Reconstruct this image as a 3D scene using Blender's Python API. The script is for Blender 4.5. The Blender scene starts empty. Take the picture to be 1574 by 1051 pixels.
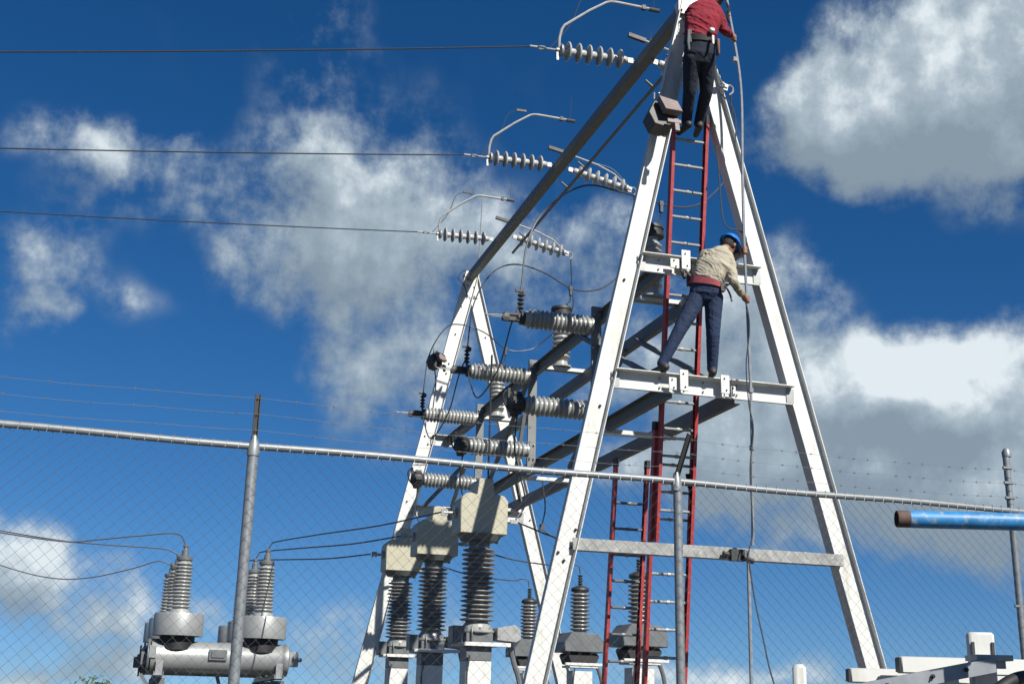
import bpy, math, random
from mathutils import Vector, Matrix, Euler, noise
R = math.radians
random.seed(7)
scene = bpy.context.scene
C = scene.collection

# ------------------------------------------------------------------ camera
# World axes follow the substation: X along the A-frame cross bars, Y along the gantry beams.
FPX, PITCH, ROLL, YAW = 1900.0, R(16.2), R(-1.5), R(15.8)
EYE = Vector((0, 0, 1.6))
_fh = Vector((math.sin(YAW), math.cos(YAW), 0)); _rh = Vector((math.cos(YAW), -math.sin(YAW), 0))
FW = _fh * math.cos(PITCH) + Vector((0, 0, math.sin(PITCH)))
_up = -_fh * math.sin(PITCH) + Vector((0, 0, math.cos(PITCH)))
RT = _rh * math.cos(ROLL) - _up * math.sin(ROLL)
UP = _rh * math.sin(ROLL) + _up * math.cos(ROLL)
cam_d = bpy.data.cameras.new('camera'); cam = bpy.data.objects.new('camera', cam_d); C.objects.link(cam)
cam_d.sensor_width = 36; cam_d.lens = FPX / 1574 * 36; cam_d.clip_start = 0.05; cam_d.clip_end = 3000
M = Matrix((RT, UP, -FW)).transposed().to_4x4(); M.translation = EYE; cam.matrix_world = M
scene.camera = cam

def ray(u, v):
    return FW + RT * ((u - 787) / FPX) + UP * ((525.5 - v) / FPX)
def at(u, v, X=None, Y=None, Z=None):
    """the point of a known vertical or level plane that is seen in direction (u, v): used to survey positions"""
    d = ray(u, v)
    t = (X - EYE.x) / d.x if X is not None else (Y - EYE.y) / d.y if Y is not None else (Z - EYE.z) / d.z
    return EYE + d * t

# ------------------------------------------------------------------ light, sky, exposure
SUN_AZ, SUN_EL = R(21), R(40)         # azimuth measured from -Y (behind the camera) towards +X
SUN = Vector((math.sin(SUN_AZ) * math.cos(SUN_EL), -math.cos(SUN_AZ) * math.cos(SUN_EL), math.sin(SUN_EL)))
sl = bpy.data.lights.new('sun', 'SUN'); sl.energy = 5.0; sl.angle = R(0.5); sl.color = (1, 0.95, 0.86)
so = bpy.data.objects.new('sun', sl); C.objects.link(so); so.rotation_euler = (-SUN).to_track_quat('-Z', 'Y').to_euler()
so.location = (20, -20, 30)
scene.view_settings.view_transform = 'Standard'; scene.view_settings.look = 'None'
scene.view_settings.gamma = 1; scene.view_settings.use_curve_mapping = False
scene.view_settings.exposure = 0.70
SKY_STRENGTH = 0.05

world = bpy.data.worlds.new('World'); scene.world = world; world.use_nodes = True
wt = world.node_tree; wt.nodes.clear()
def N(t, typ, **kw):
    n = t.nodes.new(typ)
    for k, v in kw.items(): setattr(n, k, v)
    return n
def mth(t, op, a, b=None, c=None, clamp=False):
    n = t.nodes.new('ShaderNodeMath'); n.operation = op; n.use_clamp = clamp
    for i, x in enumerate((a, b, c)):
        if x is None: continue
        if isinstance(x, (int, float)): n.inputs[i].default_value = x
        else: t.links.new(x, n.inputs[i])
    return n.outputs[0]
# clouds of the day: (u, v, half width, half height, turn in degrees, weight), turned into azimuth / elevation
CLOUDS = [
 (150, 215, 120, 52, 8, .66), (225, 265, 75, 70, 30, .5), (120, 370, 60, 90, 0, .42), (35, 430, 70, 60, 0, .65), (60, 495, 70, 30, 0, .55), (225, 445, 60, 30, 0, .4),
 (480, 300, 170, 90, 20, .75), (470, 390, 120, 110, 0, .68), (600, 440, 200, 150, 25, .68), (660, 350, 150, 110, 0, .65), (490, 110, 100, 170, 0, .42), (640, 200, 90, 80, 0, .34), (580, 540, 120, 60, 0, .36), (650, 630, 160, 80, 0, .34),
 (1420, 120, 185, 120, -25, 1.4), (1260, 200, 115, 80, 0, 1.15), (1540, 60, 160, 140, 0, 1.3), (1530, 220, 150, 110, 0, .95), (1370, 240, 120, 70, 0, .8),
 (1420, 685, 245, 140, 10, 1.5), (1400, 585, 110, 60, 8, 1.15), (1530, 570, 120, 62, 8, 1.3), (1200, 500, 110, 105, 40, 1.05), (1240, 700, 230, 120, 0, 1.0), (1050, 600, 170, 150, 0, .6), (890, 360, 110, 80, 0, .5), (960, 480, 140, 120, 0, .45), (1560, 760, 140, 110, 0, 1.0),
 (90, 905, 170, 52, 12, .85), (20, 860, 90, 50, 0, .8), (215, 960, 70, 34, 0, .55), (80, 1035, 240, 38, 0, .95), (520, 990, 130, 55, 0, .7), (700, 1000, 110, 40, 0, .45), (690, 955, 50, 40, 0, .5), (1190, 1032, 150, 34, 0, .95), (900, 1040, 150, 30, 0, .5), (330, 930, 60, 40, 0, .45)]
def make_cloud_group():
    g = bpy.data.node_groups.new('cloud_density', 'ShaderNodeTree')
    g.interface.new_socket('Vector', in_out='INPUT', socket_type='NodeSocketVector')
    g.interface.new_socket('Density', in_out='OUTPUT', socket_type='NodeSocketFloat')
    gi = N(g, 'NodeGroupInput'); go = N(g, 'NodeGroupOutput')
    # broken edges: warp the position with noise
    nz = N(g, 'ShaderNodeTexNoise', noise_dimensions='2D'); nz.inputs['Scale'].default_value = 9; nz.inputs['Detail'].default_value = 2.0; nz.inputs['Roughness'].default_value = .5
    g.links.new(gi.outputs[0], nz.inputs['Vector'])
    wa = N(g, 'ShaderNodeVectorMath', operation='MULTIPLY_ADD'); g.links.new(nz.outputs['Color'], wa.inputs[0])
    wa.inputs[1].default_value = (.075, .075, .0); wa.inputs[2].default_value = (-.0375, -.0375, 0)
    wb = N(g, 'ShaderNodeVectorMath', operation='ADD'); g.links.new(gi.outputs[0], wb.inputs[0]); g.links.new(wa.outputs[0], wb.inputs[1])
    acc = None
    for (u, v, a, b, rot, w) in CLOUDS:
        d = ray(u, v).normalized(); az, el = math.atan2(d.x, d.y), math.asin(d.z)
        ia, ib = FPX / (a * 1.5), FPX / (b * 1.5)
        mp = N(g, 'ShaderNodeVectorMath', operation='MULTIPLY_ADD'); g.links.new(wb.outputs[0], mp.inputs[0])
        mp.inputs[1].default_value = (ia, ib, 0); mp.inputs[2].default_value = (-az * ia, -el * ib, 0)
        gr = N(g, 'ShaderNodeTexGradient', gradient_type='SPHERICAL'); g.links.new(mp.outputs[0], gr.inputs['Vector'])
        acc = mth(g, 'MULTIPLY_ADD', gr.outputs['Fac'], w * 1.5, acc if acc is not None else 0.0)
    # the rest of the sky carries the same kind of broken cloud
    big = N(g, 'ShaderNodeTexNoise', noise_dimensions='2D'); big.inputs['Scale'].default_value = 2.2; big.inputs['Detail'].default_value = 3
    g.links.new(gi.outputs[0], big.inputs['Vector'])
    sx = N(g, 'ShaderNodeSeparateXYZ'); g.links.new(gi.outputs[0], sx.inputs[0])
    off = mth(g, 'ABSOLUTE', mth(g, 'SUBTRACT', sx.outputs[0], YAW))
    mr = N(g, 'ShaderNodeMapRange', interpolation_type='SMOOTHSTEP'); mr.inputs['From Min'].default_value = .44; mr.inputs['From Max'].default_value = .75
    g.links.new(off, mr.inputs['Value'])
    el2 = N(g, 'ShaderNodeMapRange', interpolation_type='SMOOTHSTEP'); el2.inputs['From Min'].default_value = .62; el2.inputs['From Max'].default_value = .85
    g.links.new(sx.outputs[1], el2.inputs['Value'])
    outside = mth(g, 'MAXIMUM', mr.outputs[0], el2.outputs[0])
    bigd = mth(g, 'MULTIPLY', mth(g, 'MULTIPLY_ADD', big.outputs['Fac'], 5.0, -2.55, clamp=True), outside)
    acc = mth(g, 'ADD', acc, bigd)
    nf = N(g, 'ShaderNodeTexNoise', noise_dimensions='2D'); nf.inputs['Scale'].default_value = 17; nf.inputs['Detail'].default_value = 6; nf.inputs['Roughness'].default_value = .62
    g.links.new(gi.outputs[0], nf.inputs['Vector'])
    gate = N(g, 'ShaderNodeMapRange', interpolation_type='SMOOTHSTEP'); gate.inputs['From Max'].default_value = .55; g.links.new(acc, gate.inputs['Value'])
    det = mth(g, 'MULTIPLY', mth(g, 'MULTIPLY_ADD', nf.outputs['Fac'], 3.0, -1.5), gate.outputs[0])
    acc = mth(g, 'MULTIPLY_ADD', det, 1.0, acc)
    acc = mth(g, 'MULTIPLY_ADD', mth(g, 'MULTIPLY_ADD', nz.outputs['Fac'], 1.6, -.8), .55, acc)
    g.links.new(acc, go.inputs[0])
    return g
def build_world():
    t = wt
    tc = N(t, 'ShaderNodeTexCoord')
    sky = N(t, 'ShaderNodeTexSky', sky_type='NISHITA'); sky.sun_disc = False
    sky.sun_elevation = SUN_EL; sky.sun_rotation = math.atan2(SUN.x, SUN.y)
    sky.altitude = 1800; sky.air_density = 1.0; sky.dust_density = .1; sky.ozone_density = 4.0
    hs = N(t, 'ShaderNodeHueSaturation'); hs.inputs['Hue'].default_value = .503; hs.inputs['Saturation'].default_value = 1.29; hs.inputs['Value'].default_value = 1.08; t.links.new(sky.outputs[0], hs.inputs['Color'])
    lift = N(t, 'ShaderNodeVectorMath', operation='ADD'); t.links.new(tc.outputs['Generated'], lift.inputs[0]); lift.inputs[1].default_value = (0, 0, .07)
    nv = N(t, 'ShaderNodeVectorMath', operation='NORMALIZE'); t.links.new(lift.outputs[0], nv.inputs[0]); t.links.new(nv.outputs[0], sky.inputs[0])
    sx = N(t, 'ShaderNodeSeparateXYZ'); t.links.new(tc.outputs['Generated'], sx.inputs[0])
    az = mth(t, 'ARCTAN2', sx.outputs[0], sx.outputs[1]); el = mth(t, 'ARCSINE', sx.outputs[2])
    cb = N(t, 'ShaderNodeCombineXYZ'); t.links.new(az, cb.inputs[0]); t.links.new(el, cb.inputs[1])
    g = make_cloud_group()
    d0 = N(t, 'ShaderNodeGroup', node_tree=g); t.links.new(cb.outputs[0], d0.inputs[0])
    sh = N(t, 'ShaderNodeVectorMath', operation='ADD'); t.links.new(cb.outputs[0], sh.inputs[0]); sh.inputs[1].default_value = (.012, .034, 0)
    d1 = N(t, 'ShaderNodeGroup', node_tree=g); t.links.new(sh.outputs[0], d1.inputs[0])
    al = N(t, 'ShaderNodeMapRange', interpolation_type='SMOOTHSTEP'); al.inputs['From Min'].default_value = .10; al.inputs['From Max'].default_value = 1.65; al.inputs['To Max'].default_value = .95
    t.links.new(d0.outputs[0], al.inputs['Value'])
    # light on the clouds: bright where the cloud is thinner towards the sun, grey where it is thick
    lit = mth(t, 'SUBTRACT', d0.outputs[0], d1.outputs[0])
    litm = N(t, 'ShaderNodeMapRange'); litm.inputs['From Min'].default_value = -.6; litm.inputs['From Max'].default_value = 1.7
    t.links.new(lit, litm.inputs['Value'])
    cr = N(t, 'ShaderNodeValToRGB'); e = cr.color_ramp.elements
    e[0].position = 0; e[0].color = (.26, .335, .40, 1); e[1].position = 1; e[1].color = (.80, .88, .92, 1)
    m1 = e.new(.32); m1.color = (.33, .415, .485, 1); m2 = e.new(.62); m2.color = (.44, .53, .60, 1)
    t.links.new(litm.outputs[0], cr.inputs[0])
    bs = N(t, 'ShaderNodeBackground'); t.links.new(hs.outputs[0], bs.inputs[0]); bs.inputs[1].default_value = SKY_STRENGTH
    bc = N(t, 'ShaderNodeBackground'); t.links.new(cr.outputs[0], bc.inputs[0]); bc.inputs[1].default_value = .61
    mx = N(t, 'ShaderNodeMixShader'); t.links.new(al.outputs[0], mx.inputs[0]); t.links.new(bs.outputs[0], mx.inputs[1]); t.links.new(bc.outputs[0], mx.inputs[2])
    ow = N(t, 'ShaderNodeOutputWorld'); t.links.new(mx.outputs[0], ow.inputs[0])
build_world()
world.cycles.sampling_method = 'MANUAL'; world.cycles.sample_map_resolution = 512

# ------------------------------------------------------------------ materials
def mat(name, col, rough=.6, metal=0.0, var=.12, scale=6.0, bump=0.0, bscale=40.0, dirt=None, dirt_amt=0.0, streak=False, spec=.5, stretch=(1, 1, 1)):
    m = bpy.data.materials.new(name); m.use_nodes = True; t = m.node_tree; b = t.nodes['Principled BSDF']
    b.inputs['Roughness'].default_value = rough; b.inputs['Metallic'].default_value = metal
    b.inputs['Specular IOR Level'].default_value = spec
    tc = N(t, 'ShaderNodeTexCoord'); mp = N(t, 'ShaderNodeMapping'); t.links.new(tc.outputs['Object'], mp.inputs[0]); mp.inputs['Scale'].default_value = stretch
    nz = N(t, 'ShaderNodeTexNoise'); nz.inputs['Scale'].default_value = scale; nz.inputs['Detail'].default_value = 5; nz.inputs['Roughness'].default_value = .65
    t.links.new(mp.outputs[0], nz.inputs['Vector'])
    cr = N(t, 'ShaderNodeValToRGB'); e = cr.color_ramp.elements
    lo = [max(0, c * (1 - var)) for c in col]; hi = [min(1, c * (1 + var)) for c in col]
    e[0].position = .3; e[0].color = (*lo, 1); e[1].position = .7; e[1].color = (*hi, 1)
    t.links.new(nz.outputs['Fac'], cr.inputs[0]); out = cr.outputs[0]
    if dirt:
        n2 = N(t, 'ShaderNodeTexNoise'); n2.inputs['Scale'].default_value = scale * 2.3; n2.inputs['Detail'].default_value = 8; n2.inputs['Roughness'].default_value = .7
        mp2 = N(t, 'ShaderNodeMapping'); t.links.new(tc.outputs['Object'], mp2.inputs[0]); mp2.inputs['Scale'].default_value = (1, 1, .18) if streak else (1, 1, 1); mp2.inputs['Location'].default_value = (3.1, 7.7, 1.3)
        t.links.new(mp2.outputs[0], n2.inputs['Vector'])
        mr = N(t, 'ShaderNodeMapRange'); mr.inputs['From Min'].default_value = .52; mr.inputs['From Max'].default_value = .72; mr.inputs['To Max'].default_value = dirt_amt
        t.links.new(n2.outputs['Fac'], mr.inputs['Value'])
        mx = N(t, 'ShaderNodeMix', data_type='RGBA'); t.links.new(mr.outputs[0], mx.inputs['Factor']); t.links.new(out, mx.inputs['A']); mx.inputs['B'].default_value = (*dirt, 1)
        out = mx.outputs['Result']
    t.links.new(out, b.inputs['Base Color'])
    rr = N(t, 'ShaderNodeMapRange'); rr.inputs['To Min'].default_value = max(.05, rough - .1); rr.inputs['To Max'].default_value = min(1, rough + .12); t.links.new(nz.outputs['Fac'], rr.inputs['Value']); t.links.new(rr.outputs[0], b.inputs['Roughness'])
    if bump:
        n3 = N(t, 'ShaderNodeTexNoise'); n3.inputs['Scale'].default_value = bscale; n3.inputs['Detail'].default_value = 3; t.links.new(mp.outputs[0], n3.inputs['Vector'])
        bp = N(t, 'ShaderNodeBump'); bp.inputs['Strength'].default_value = bump; bp.inputs['Distance'].default_value = .02; t.links.new(n3.outputs['Fac'], bp.inputs['Height']); t.links.new(bp.outputs[0], b.inputs['Normal'])
    return m
MW = mat('white_painted_steel', (0.516, 0.5246, 0.5074), .55, var=.05, scale=3, dirt=(0.3024, 0.2856, 0.252), dirt_amt=.75, streak=True)
MG = mat('galvanised_steel', (0.2688, 0.2772, 0.2772), .5, .35, var=.18, scale=14, dirt=(0.21, 0.2016, 0.1848), dirt_amt=.4)
MBEAM = mat('weathered_galvanised_beam', (.145, .152, .152), .6, .1, var=.15, scale=5, dirt=(0.1344, 0.126, 0.1092), dirt_amt=.5)
MDIRTY = mat('stained_galvanised_bar', (0.2184, 0.2226, 0.2184), .6, .1, var=.25, scale=9, dirt=(0.42, 0.4284, 0.42), dirt_amt=.9)
MTUBE = mat('bright_galvanised_tube', (0.1932, 0.21, 0.2226), .45, .3, var=.12, scale=20)
MWIRE = mat('galvanised_wire', (0.168, 0.1781, 0.1848), .5, .3, var=.1, scale=20)
MDARK = mat('dark_cast_iron', (0.0235, 0.0252, 0.0269), .55, .1, var=.3, scale=20)
MBLACK = mat('black_rubber', (.008, .008, .009), .6, var=.2, scale=20)
MCABLE = mat('dark_conductor', (0.0588, 0.063, 0.0714), .5, .4, var=.15, scale=30)
MALU = mat('grey_aluminium_conductor', (0.042, 0.0462, 0.0546), .5, .5, var=.15, scale=30)
MPOR = mat('light_grey_porcelain', (0.2772, 0.2856, 0.273), .28, var=.08, scale=8, dirt=(0.1848, 0.1848, 0.168), dirt_amt=.4)
MPORD = mat('brown_grey_porcelain', (.185, .185, .18), .3, var=.12, scale=8, dirt=(0.2856, 0.2856, 0.2688), dirt_amt=.4)
MDISC = mat('white_grey_porcelain', (0.3528, 0.3612, 0.3612), .25, var=.06, scale=10, dirt=(0.3024, 0.3024, 0.2856), dirt_amt=.3)
MBEIGE = mat('beige_enamel', (.35, .335, .255), .5, var=.06, scale=4, dirt=(0.252, 0.2352, 0.168), dirt_amt=.4, streak=True)
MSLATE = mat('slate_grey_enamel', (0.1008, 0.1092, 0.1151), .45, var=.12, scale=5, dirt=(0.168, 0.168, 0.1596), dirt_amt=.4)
MSILV = mat('silver_grey_enamel', (0.2604, 0.273, 0.273), .42, .3, var=.06, scale=3, dirt=(0.2772, 0.2856, 0.2772), dirt_amt=.5, streak=True)
MRED = mat('red_fibreglass', (.29, .024, .024), .45, var=.15, scale=10, dirt=(0.378, 0.252, 0.252), dirt_amt=.35)
MALURUNG = mat('aluminium_rung', (.25, .255, .25), .5, .3, var=.12, scale=18)
MBLUE = mat('chipped_blue_paint', (0.0185, 0.1596, 0.378), .45, var=.3, scale=14, dirt=(0.252, 0.3024, 0.336), dirt_amt=1.0, stretch=(1, 1, 1))
MRUST = mat('rusty_pipe_mouth', (0.0756, 0.0462, 0.0378), .8, var=.5, scale=22, dirt=(0.21, 0.1176, 0.084), dirt_amt=.6)
MPIPE = mat('pale_grey_conduit', (0.2268, 0.2478, 0.2688), .45, .3, var=.12, scale=14)
MCONC = mat('concrete', (0.3024, 0.294, 0.2772), .9, var=.12, scale=5, bump=.3)
MGROUND = mat('gravel_ground', (0.0756, 0.0714, 0.0588), .95, var=.3, scale=3, bump=.6, bscale=25, dirt=(0.042, 0.0462, 0.0252), dirt_amt=.7)
MLENS = mat('lamp_glass', (0.294, 0.3192, 0.336), .15, var=.1)
MFLOOD = mat('floodlight_housing', (0.0504, 0.0504, 0.0487), .55, .2, var=.2, scale=9)
MFLOODLID = mat('rusty_floodlight_lid', (.16, .125, .12), .6, var=.2, scale=9)

# ------------------------------------------------------------------ mesh builder
def frame(d, hint=Vector((0, 0, 1))):
    d = d.normalized(); h = hint if abs(d.dot(hint)) < .98 else Vector((1, 0, 0))
    s = d.cross(h).normalized(); return s, s.cross(d).normalized(), d
class MB:
    def __init__(s): s.v = []; s.f = []
    def add(s, vs, fs):
        o = len(s.v); s.v += [tuple(x) for x in vs]; s.f += [tuple(i + o for i in f) for f in fs]; return s
    def box(s, c, size, rot=None):
        c = Vector(c); x, y, z = (q / 2 for q in size)
        vs = [Vector((a * x, b * y, d * z)) for d in (-1, 1) for a, b in ((-1, -1), (1, -1), (1, 1), (-1, 1))]
        if rot is not None: vs = [rot @ q for q in vs]
        return s.add([c + q for q in vs], [(3, 2, 1, 0), (4, 5, 6, 7), (0, 1, 5, 4), (1, 2, 6, 5), (2, 3, 7, 6), (3, 0, 4, 7)])
    def extrude(s, poly, p0, p1, ex, ey):
        """poly of (x, y) in the plane (ex, ey), swept from p0 to p1"""
        p0, p1, ex, ey = Vector(p0), Vector(p1), Vector(ex), Vector(ey); n = len(poly)
        if ex.cross(ey).dot(p1 - p0) < 0: poly = poly[::-1]
        vs = [p0 + ex * a + ey * b for a, b in poly] + [p1 + ex * a + ey * b for a, b in poly]
        return s.add(vs, [tuple(range(n))[::-1], tuple(range(n, 2 * n))] + [(i, (i + 1) % n, n + (i + 1) % n, n + i) for i in range(n)])
    def bar(s, p0, p1, w, h, hint=Vector((0, 0, 1))):
        p0, p1 = Vector(p0), Vector(p1); a, b, _ = frame(p1 - p0, hint)
        return s.extrude([(-w/2, -h/2), (w/2, -h/2), (w/2, h/2), (-w/2, h/2)], p0, p1, a, b)
    def channel(s, p0, p1, w, d, t, opening):
        """C section: web of width w, flanges of depth d pointing along `opening`"""
        p0, p1 = Vector(p0), Vector(p1); o = Vector(opening).normalized(); a = (p1 - p0).cross(o).normalized()
        return s.extrude([(-w/2, 0), (w/2, 0), (w/2, d), (w/2 - t, d), (w/2 - t, t), (-w/2 + t, t), (-w/2 + t, d), (-w/2, d)], p0, p1, a, o)
    def angle(s, p0, p1, w, t, ex, ey):
        return s.extrude([(0, 0), (w, 0), (w, t), (t, t), (t, w), (0, w)], p0, p1, ex, ey)
    def tube(s, pts, r, n=8, cap=True):
        pts = [Vector(p) for p in pts]; m = len(pts); rs = r if isinstance(r, (list, tuple)) else [r] * m
        tang = [(pts[min(i+1, m-1)] - pts[max(i-1, 0)]).normalized() for i in range(m)]
        a, b, _ = frame(tang[0]); vs = []
        for i in range(m):
            a = (a - tang[i] * a.dot(tang[i])).normalized(); b = tang[i].cross(a)
            vs += [pts[i] + (a * math.cos(2*math.pi*k/n) + b * math.sin(2*math.pi*k/n)) * rs[i] for k in range(n)]
        fs = [(i*n + k, i*n + (k+1) % n, (i+1)*n + (k+1) % n, (i+1)*n + k) for i in range(m-1) for k in range(n)]
        if cap: fs += [tuple(range(n))[::-1], tuple(range((m-1)*n, m*n))]
        return s.add(vs, fs)
    def lathe(s, prof, o, axis=(0, 0, 1), n=20):
        """prof: (radius, height) pairs along the axis"""
        o = Vector(o); a, b, d = frame(Vector(axis)); m = len(prof); vs = []
        for r, h in prof:
            vs += [o + d * h + (a * math.cos(2*math.pi*k/n) + b * math.sin(2*math.pi*k/n)) * max(r, 1e-4) for k in range(n)]
        up = a.cross(b).dot(d) > 0
        fs = [((i*n + k, i*n + (k+1) % n, (i+1)*n + (k+1) % n, (i+1)*n + k) if up else (i*n + k, (i+1)*n + k, (i+1)*n + (k+1) % n, i*n + (k+1) % n)) for i in range(m-1) for k in range(n)]
        c0, c1 = tuple(range(n)), tuple(range((m-1)*n, m*n))
        fs += [c0[::-1], c1] if up else [c0, c1[::-1]]
        return s.add(vs, fs)
    def bolt(s, p, d, r=.018, h=.018):
        return s.lathe([(r, 0), (r, h), (r*.55, h*1.02), (r*.5, h*2)], p, d, 6)
    def mesh(s, name, o=Vector((0, 0, 0)), sharp=38):
        me = bpy.data.meshes.new(name); me.from_pydata([(x - o.x, y - o.y, z - o.z) for x, y, z in s.v], [], s.f); me.update()
        me.shade_smooth(); me.set_sharp_from_angle(angle=R(sharp)); return me
ORIG = {}
def org(o):
    p = Vector((0, 0, 0))
    while o: p += ORIG.get(o.name, Vector((0, 0, 0))); o = o.parent
    return p
def tag(o, label=None, cat=None, group=None, kind=None):
    for k, v in (('label', label), ('category', cat), ('group', group), ('kind', kind)):
        if v: o[k] = v
    return o
def thing(name, label, cat, loc, group=None):
    o = bpy.data.objects.new(name, None); C.objects.link(o); o.location = loc; o.empty_display_size = .2
    ORIG[o.name] = Vector(loc); return tag(o, label, cat, group)
def part(name, mb, m, parent, bevel=0):
    me = mb.mesh(name, org(parent)); me.materials.append(m)
    o = bpy.data.objects.new(name, me); C.objects.link(o); o.parent = parent
    if name == 'bolts': o['kind'] = 'stuff'
    if bevel:
        b = o.modifiers.new('bevel', 'BEVEL'); b.width = bevel; b.segments = 1; b.limit_method = 'ANGLE'; b.angle_limit = R(50)
    return o
def solo(name, mb, m, label, cat, loc, group=None, kind=None):
    me = mb.mesh(name, Vector(loc)); me.materials.append(m)
    o = bpy.data.objects.new(name, me); C.objects.link(o); o.location = loc
    return tag(o, label, cat, group, kind)
def copy_tree(o, parent=None):
    c = o.copy(); C.objects.link(c)
    if parent: c.parent = parent
    for ch in list(o.children): copy_tree(ch, c)
    return c
def curve(pts, n=10):
    """Catmull-Rom through the points"""
    P = [Vector(p) for p in pts]; P = [P[0]*2 - P[1]] + P + [P[-1]*2 - P[-2]]; out = []
    for i in range(1, len(P)-2):
        for k in range(n):
            t = k / n; a, b, c, d = P[i-1:i+3]
            out.append(.5 * ((2*b) + (c-a)*t + (2*a-5*b+4*c-d)*t*t + (3*b-a-3*c+d)*t**3))
    return out + [P[-2]]
def sag(p0, p1, s, n=20):
    p0, p1 = Vector(p0), Vector(p1)
    return [p0.lerp(p1, i/n) - Vector((0, 0, 4*s*(i/n)*(1-i/n))) for i in range(n+1)]
X1, Y1, Z1 = Vector((1, 0, 0)), Vector((0, 1, 0)), Vector((0, 0, 1))

# ------------------------------------------------------------------ ground
g = MB(); S = 900
g.add([(-S, -S, 0), (S, -S, 0), (S, S, 0), (-S, S, 0)], [(0, 1, 2, 3)])
go = bpy.data.objects.new('ground', g.mesh('ground')); go.data.materials.append(MGROUND); C.objects.link(go); go['kind'] = 'structure'

# ------------------------------------------------------------------ gantry
YN, YF = 12.0, 22.42
APX, APZ = 5.473, 9.63
ZB1, ZB2, ZB3 = 6.28, 4.93, 3.15       # cross bar centre heights
SL, SR = .2253, .2672                  # lean of the two legs, metres per metre
gantry = thing('steel_gantry', 'tall white steel gantry of two A-frames joined by long beams', 'gantry', (APX, 17.2, 0))
def legx(side, z): return APX + (-SL if side < 0 else SR) * (APZ - z)
def a_frame(Y, near):
    for side in (-1, 1):
        m = MB(); w = .225 if near else .27
        p0, p1 = Vector((legx(side, -.05), Y, -.05)), Vector((legx(side, 9.70), Y, 9.70))
        if side < 0: m.channel(p0, p1, w, .09, .012, -Y1)
        else:      # deep return on the inner side, short lip on the outer side
            ax = (p1 - p0).cross(Y1).normalized(); ax = ax if ax.x > 0 else -ax
            m.extrude([(-w/2, -.03), (-w/2 + .014, -.03), (-w/2 + .014, 0), (w/2 - .014, 0), (w/2 - .014, -.06), (w/2, -.06), (w/2, .014), (-w/2 + .014, .014), (-w/2 + .014, .13), (-w/2, .13)], p0, p1, ax, Y1)
        leg = part('leg', m, MW, gantry, .003)
        b = MB()
        for z, dx in (((6.06, -.02), (4.62, .03), (3.06, -.06), (3.12, .06), (3.30, .07), (2.98, .02)) if side < 0 else ((3.2, -.1), (5.0, -.1))) if near else ((4.9, .05), (5.1, -.05), (6.2, .05), (6.35, -.05), (7.6, .03), (7.8, .03), (8.4, .0)):
            b.bolt((legx(side, z) + dx, Y - .014 * (side < 0), z), -Y1, .016, .014)
        part('bolts', b, MDARK, leg)
        f = MB(); x = legx(side, 0)
        f.box((x, Y - .05, .03), (.6, .6, .06)); part('base_plate', f, MG, leg)
    # apex plate
    m = MB(); m.extrude([(-.15, -.45), (.15, -.45), (.11, .1), (-.11, .1)], (APX, Y - .024, APZ), (APX, Y - .010, APZ), X1, Z1)
    ap = part('apex_plate', m, MW, gantry, .003)
    b = MB(); [b.bolt((APX + dx, Y - .024, APZ + dz), -Y1, .022, .02) for dx in (-.07, .07) for dz in (-.42, -.22, 0)]
    part('bolts', b, MG, ap)
    for z in (ZB1, ZB2) + ((ZB3,) if near else ()):
        m = MB(); xa, xb = legx(-1, z) + .11, legx(1, z) - .10
        if z == ZB3:
            m.box(((xa + xb)/2 + .0, Y - .06, z), (xb - xa + .1, .02, .125)); m.box(((xa + xb)/2, Y - .01, z - .055), (xb - xa + .1, .09, .014))
            part('cross_bar', m, MDIRTY, gantry, .003); continue
        m.extrude([(-.10, 0), (.10, 0), (.10, .115), (.088, .115), (.088, .012), (-.088, .012), (-.088, .035), (-.10, .035)], (xa, Y - .01, z), (xb, Y - .01, z), Z1, -Y1)
        cb = part('cross_bar', m, MW, gantry, .002)
        b = MB()
        for x in ([5.05, 5.34, 5.56, 5.96] if near else [5.2, 5.9]):
            for dz in (-.05, .05): b.bolt((x, Y - .024, z + dz), -Y1, .012, .014)
        part('bolts', b, MG, cb)
        # end cleats on the legs
        for side, x in ((-1, xa), (1, xb)):
            m = MB(); m.box((x - side*.02, Y - .03, z), (.09, .012, .165)); part('cleat', m, MG, cb)
    return
a_frame(YN, True); a_frame(YF, False)
# splice plates with bolt holes where the long beams meet the near cross bars
for (x, z, w, h) in ((5.335, ZB1 + .06, .12, .26), (5.46, ZB1 - .03, .1, .1), (5.20, ZB1 + .0, .12, .13), (5.292, ZB2 + .03, .11, .27), (5.775, ZB2 + .03, .115, .24), (5.87, ZB2 - .04, .06, .13), (5.16, ZB2 - .02, .10, .16)):
    w, h = w*.88, h*.86; m = MB(); m.box((x, YN - .128, z), (w, .014, h)); sp = part('splice_plate', m, MW, gantry, .003)
    b = MB(); [b.bolt((x + dx, YN - .135, z + dz), -Y1, .010, .008) for dx, dz in ((-w*.1, h*.3), (w*.12, -h*.32))]
    part('bolts', b, MDARK, sp)
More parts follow.
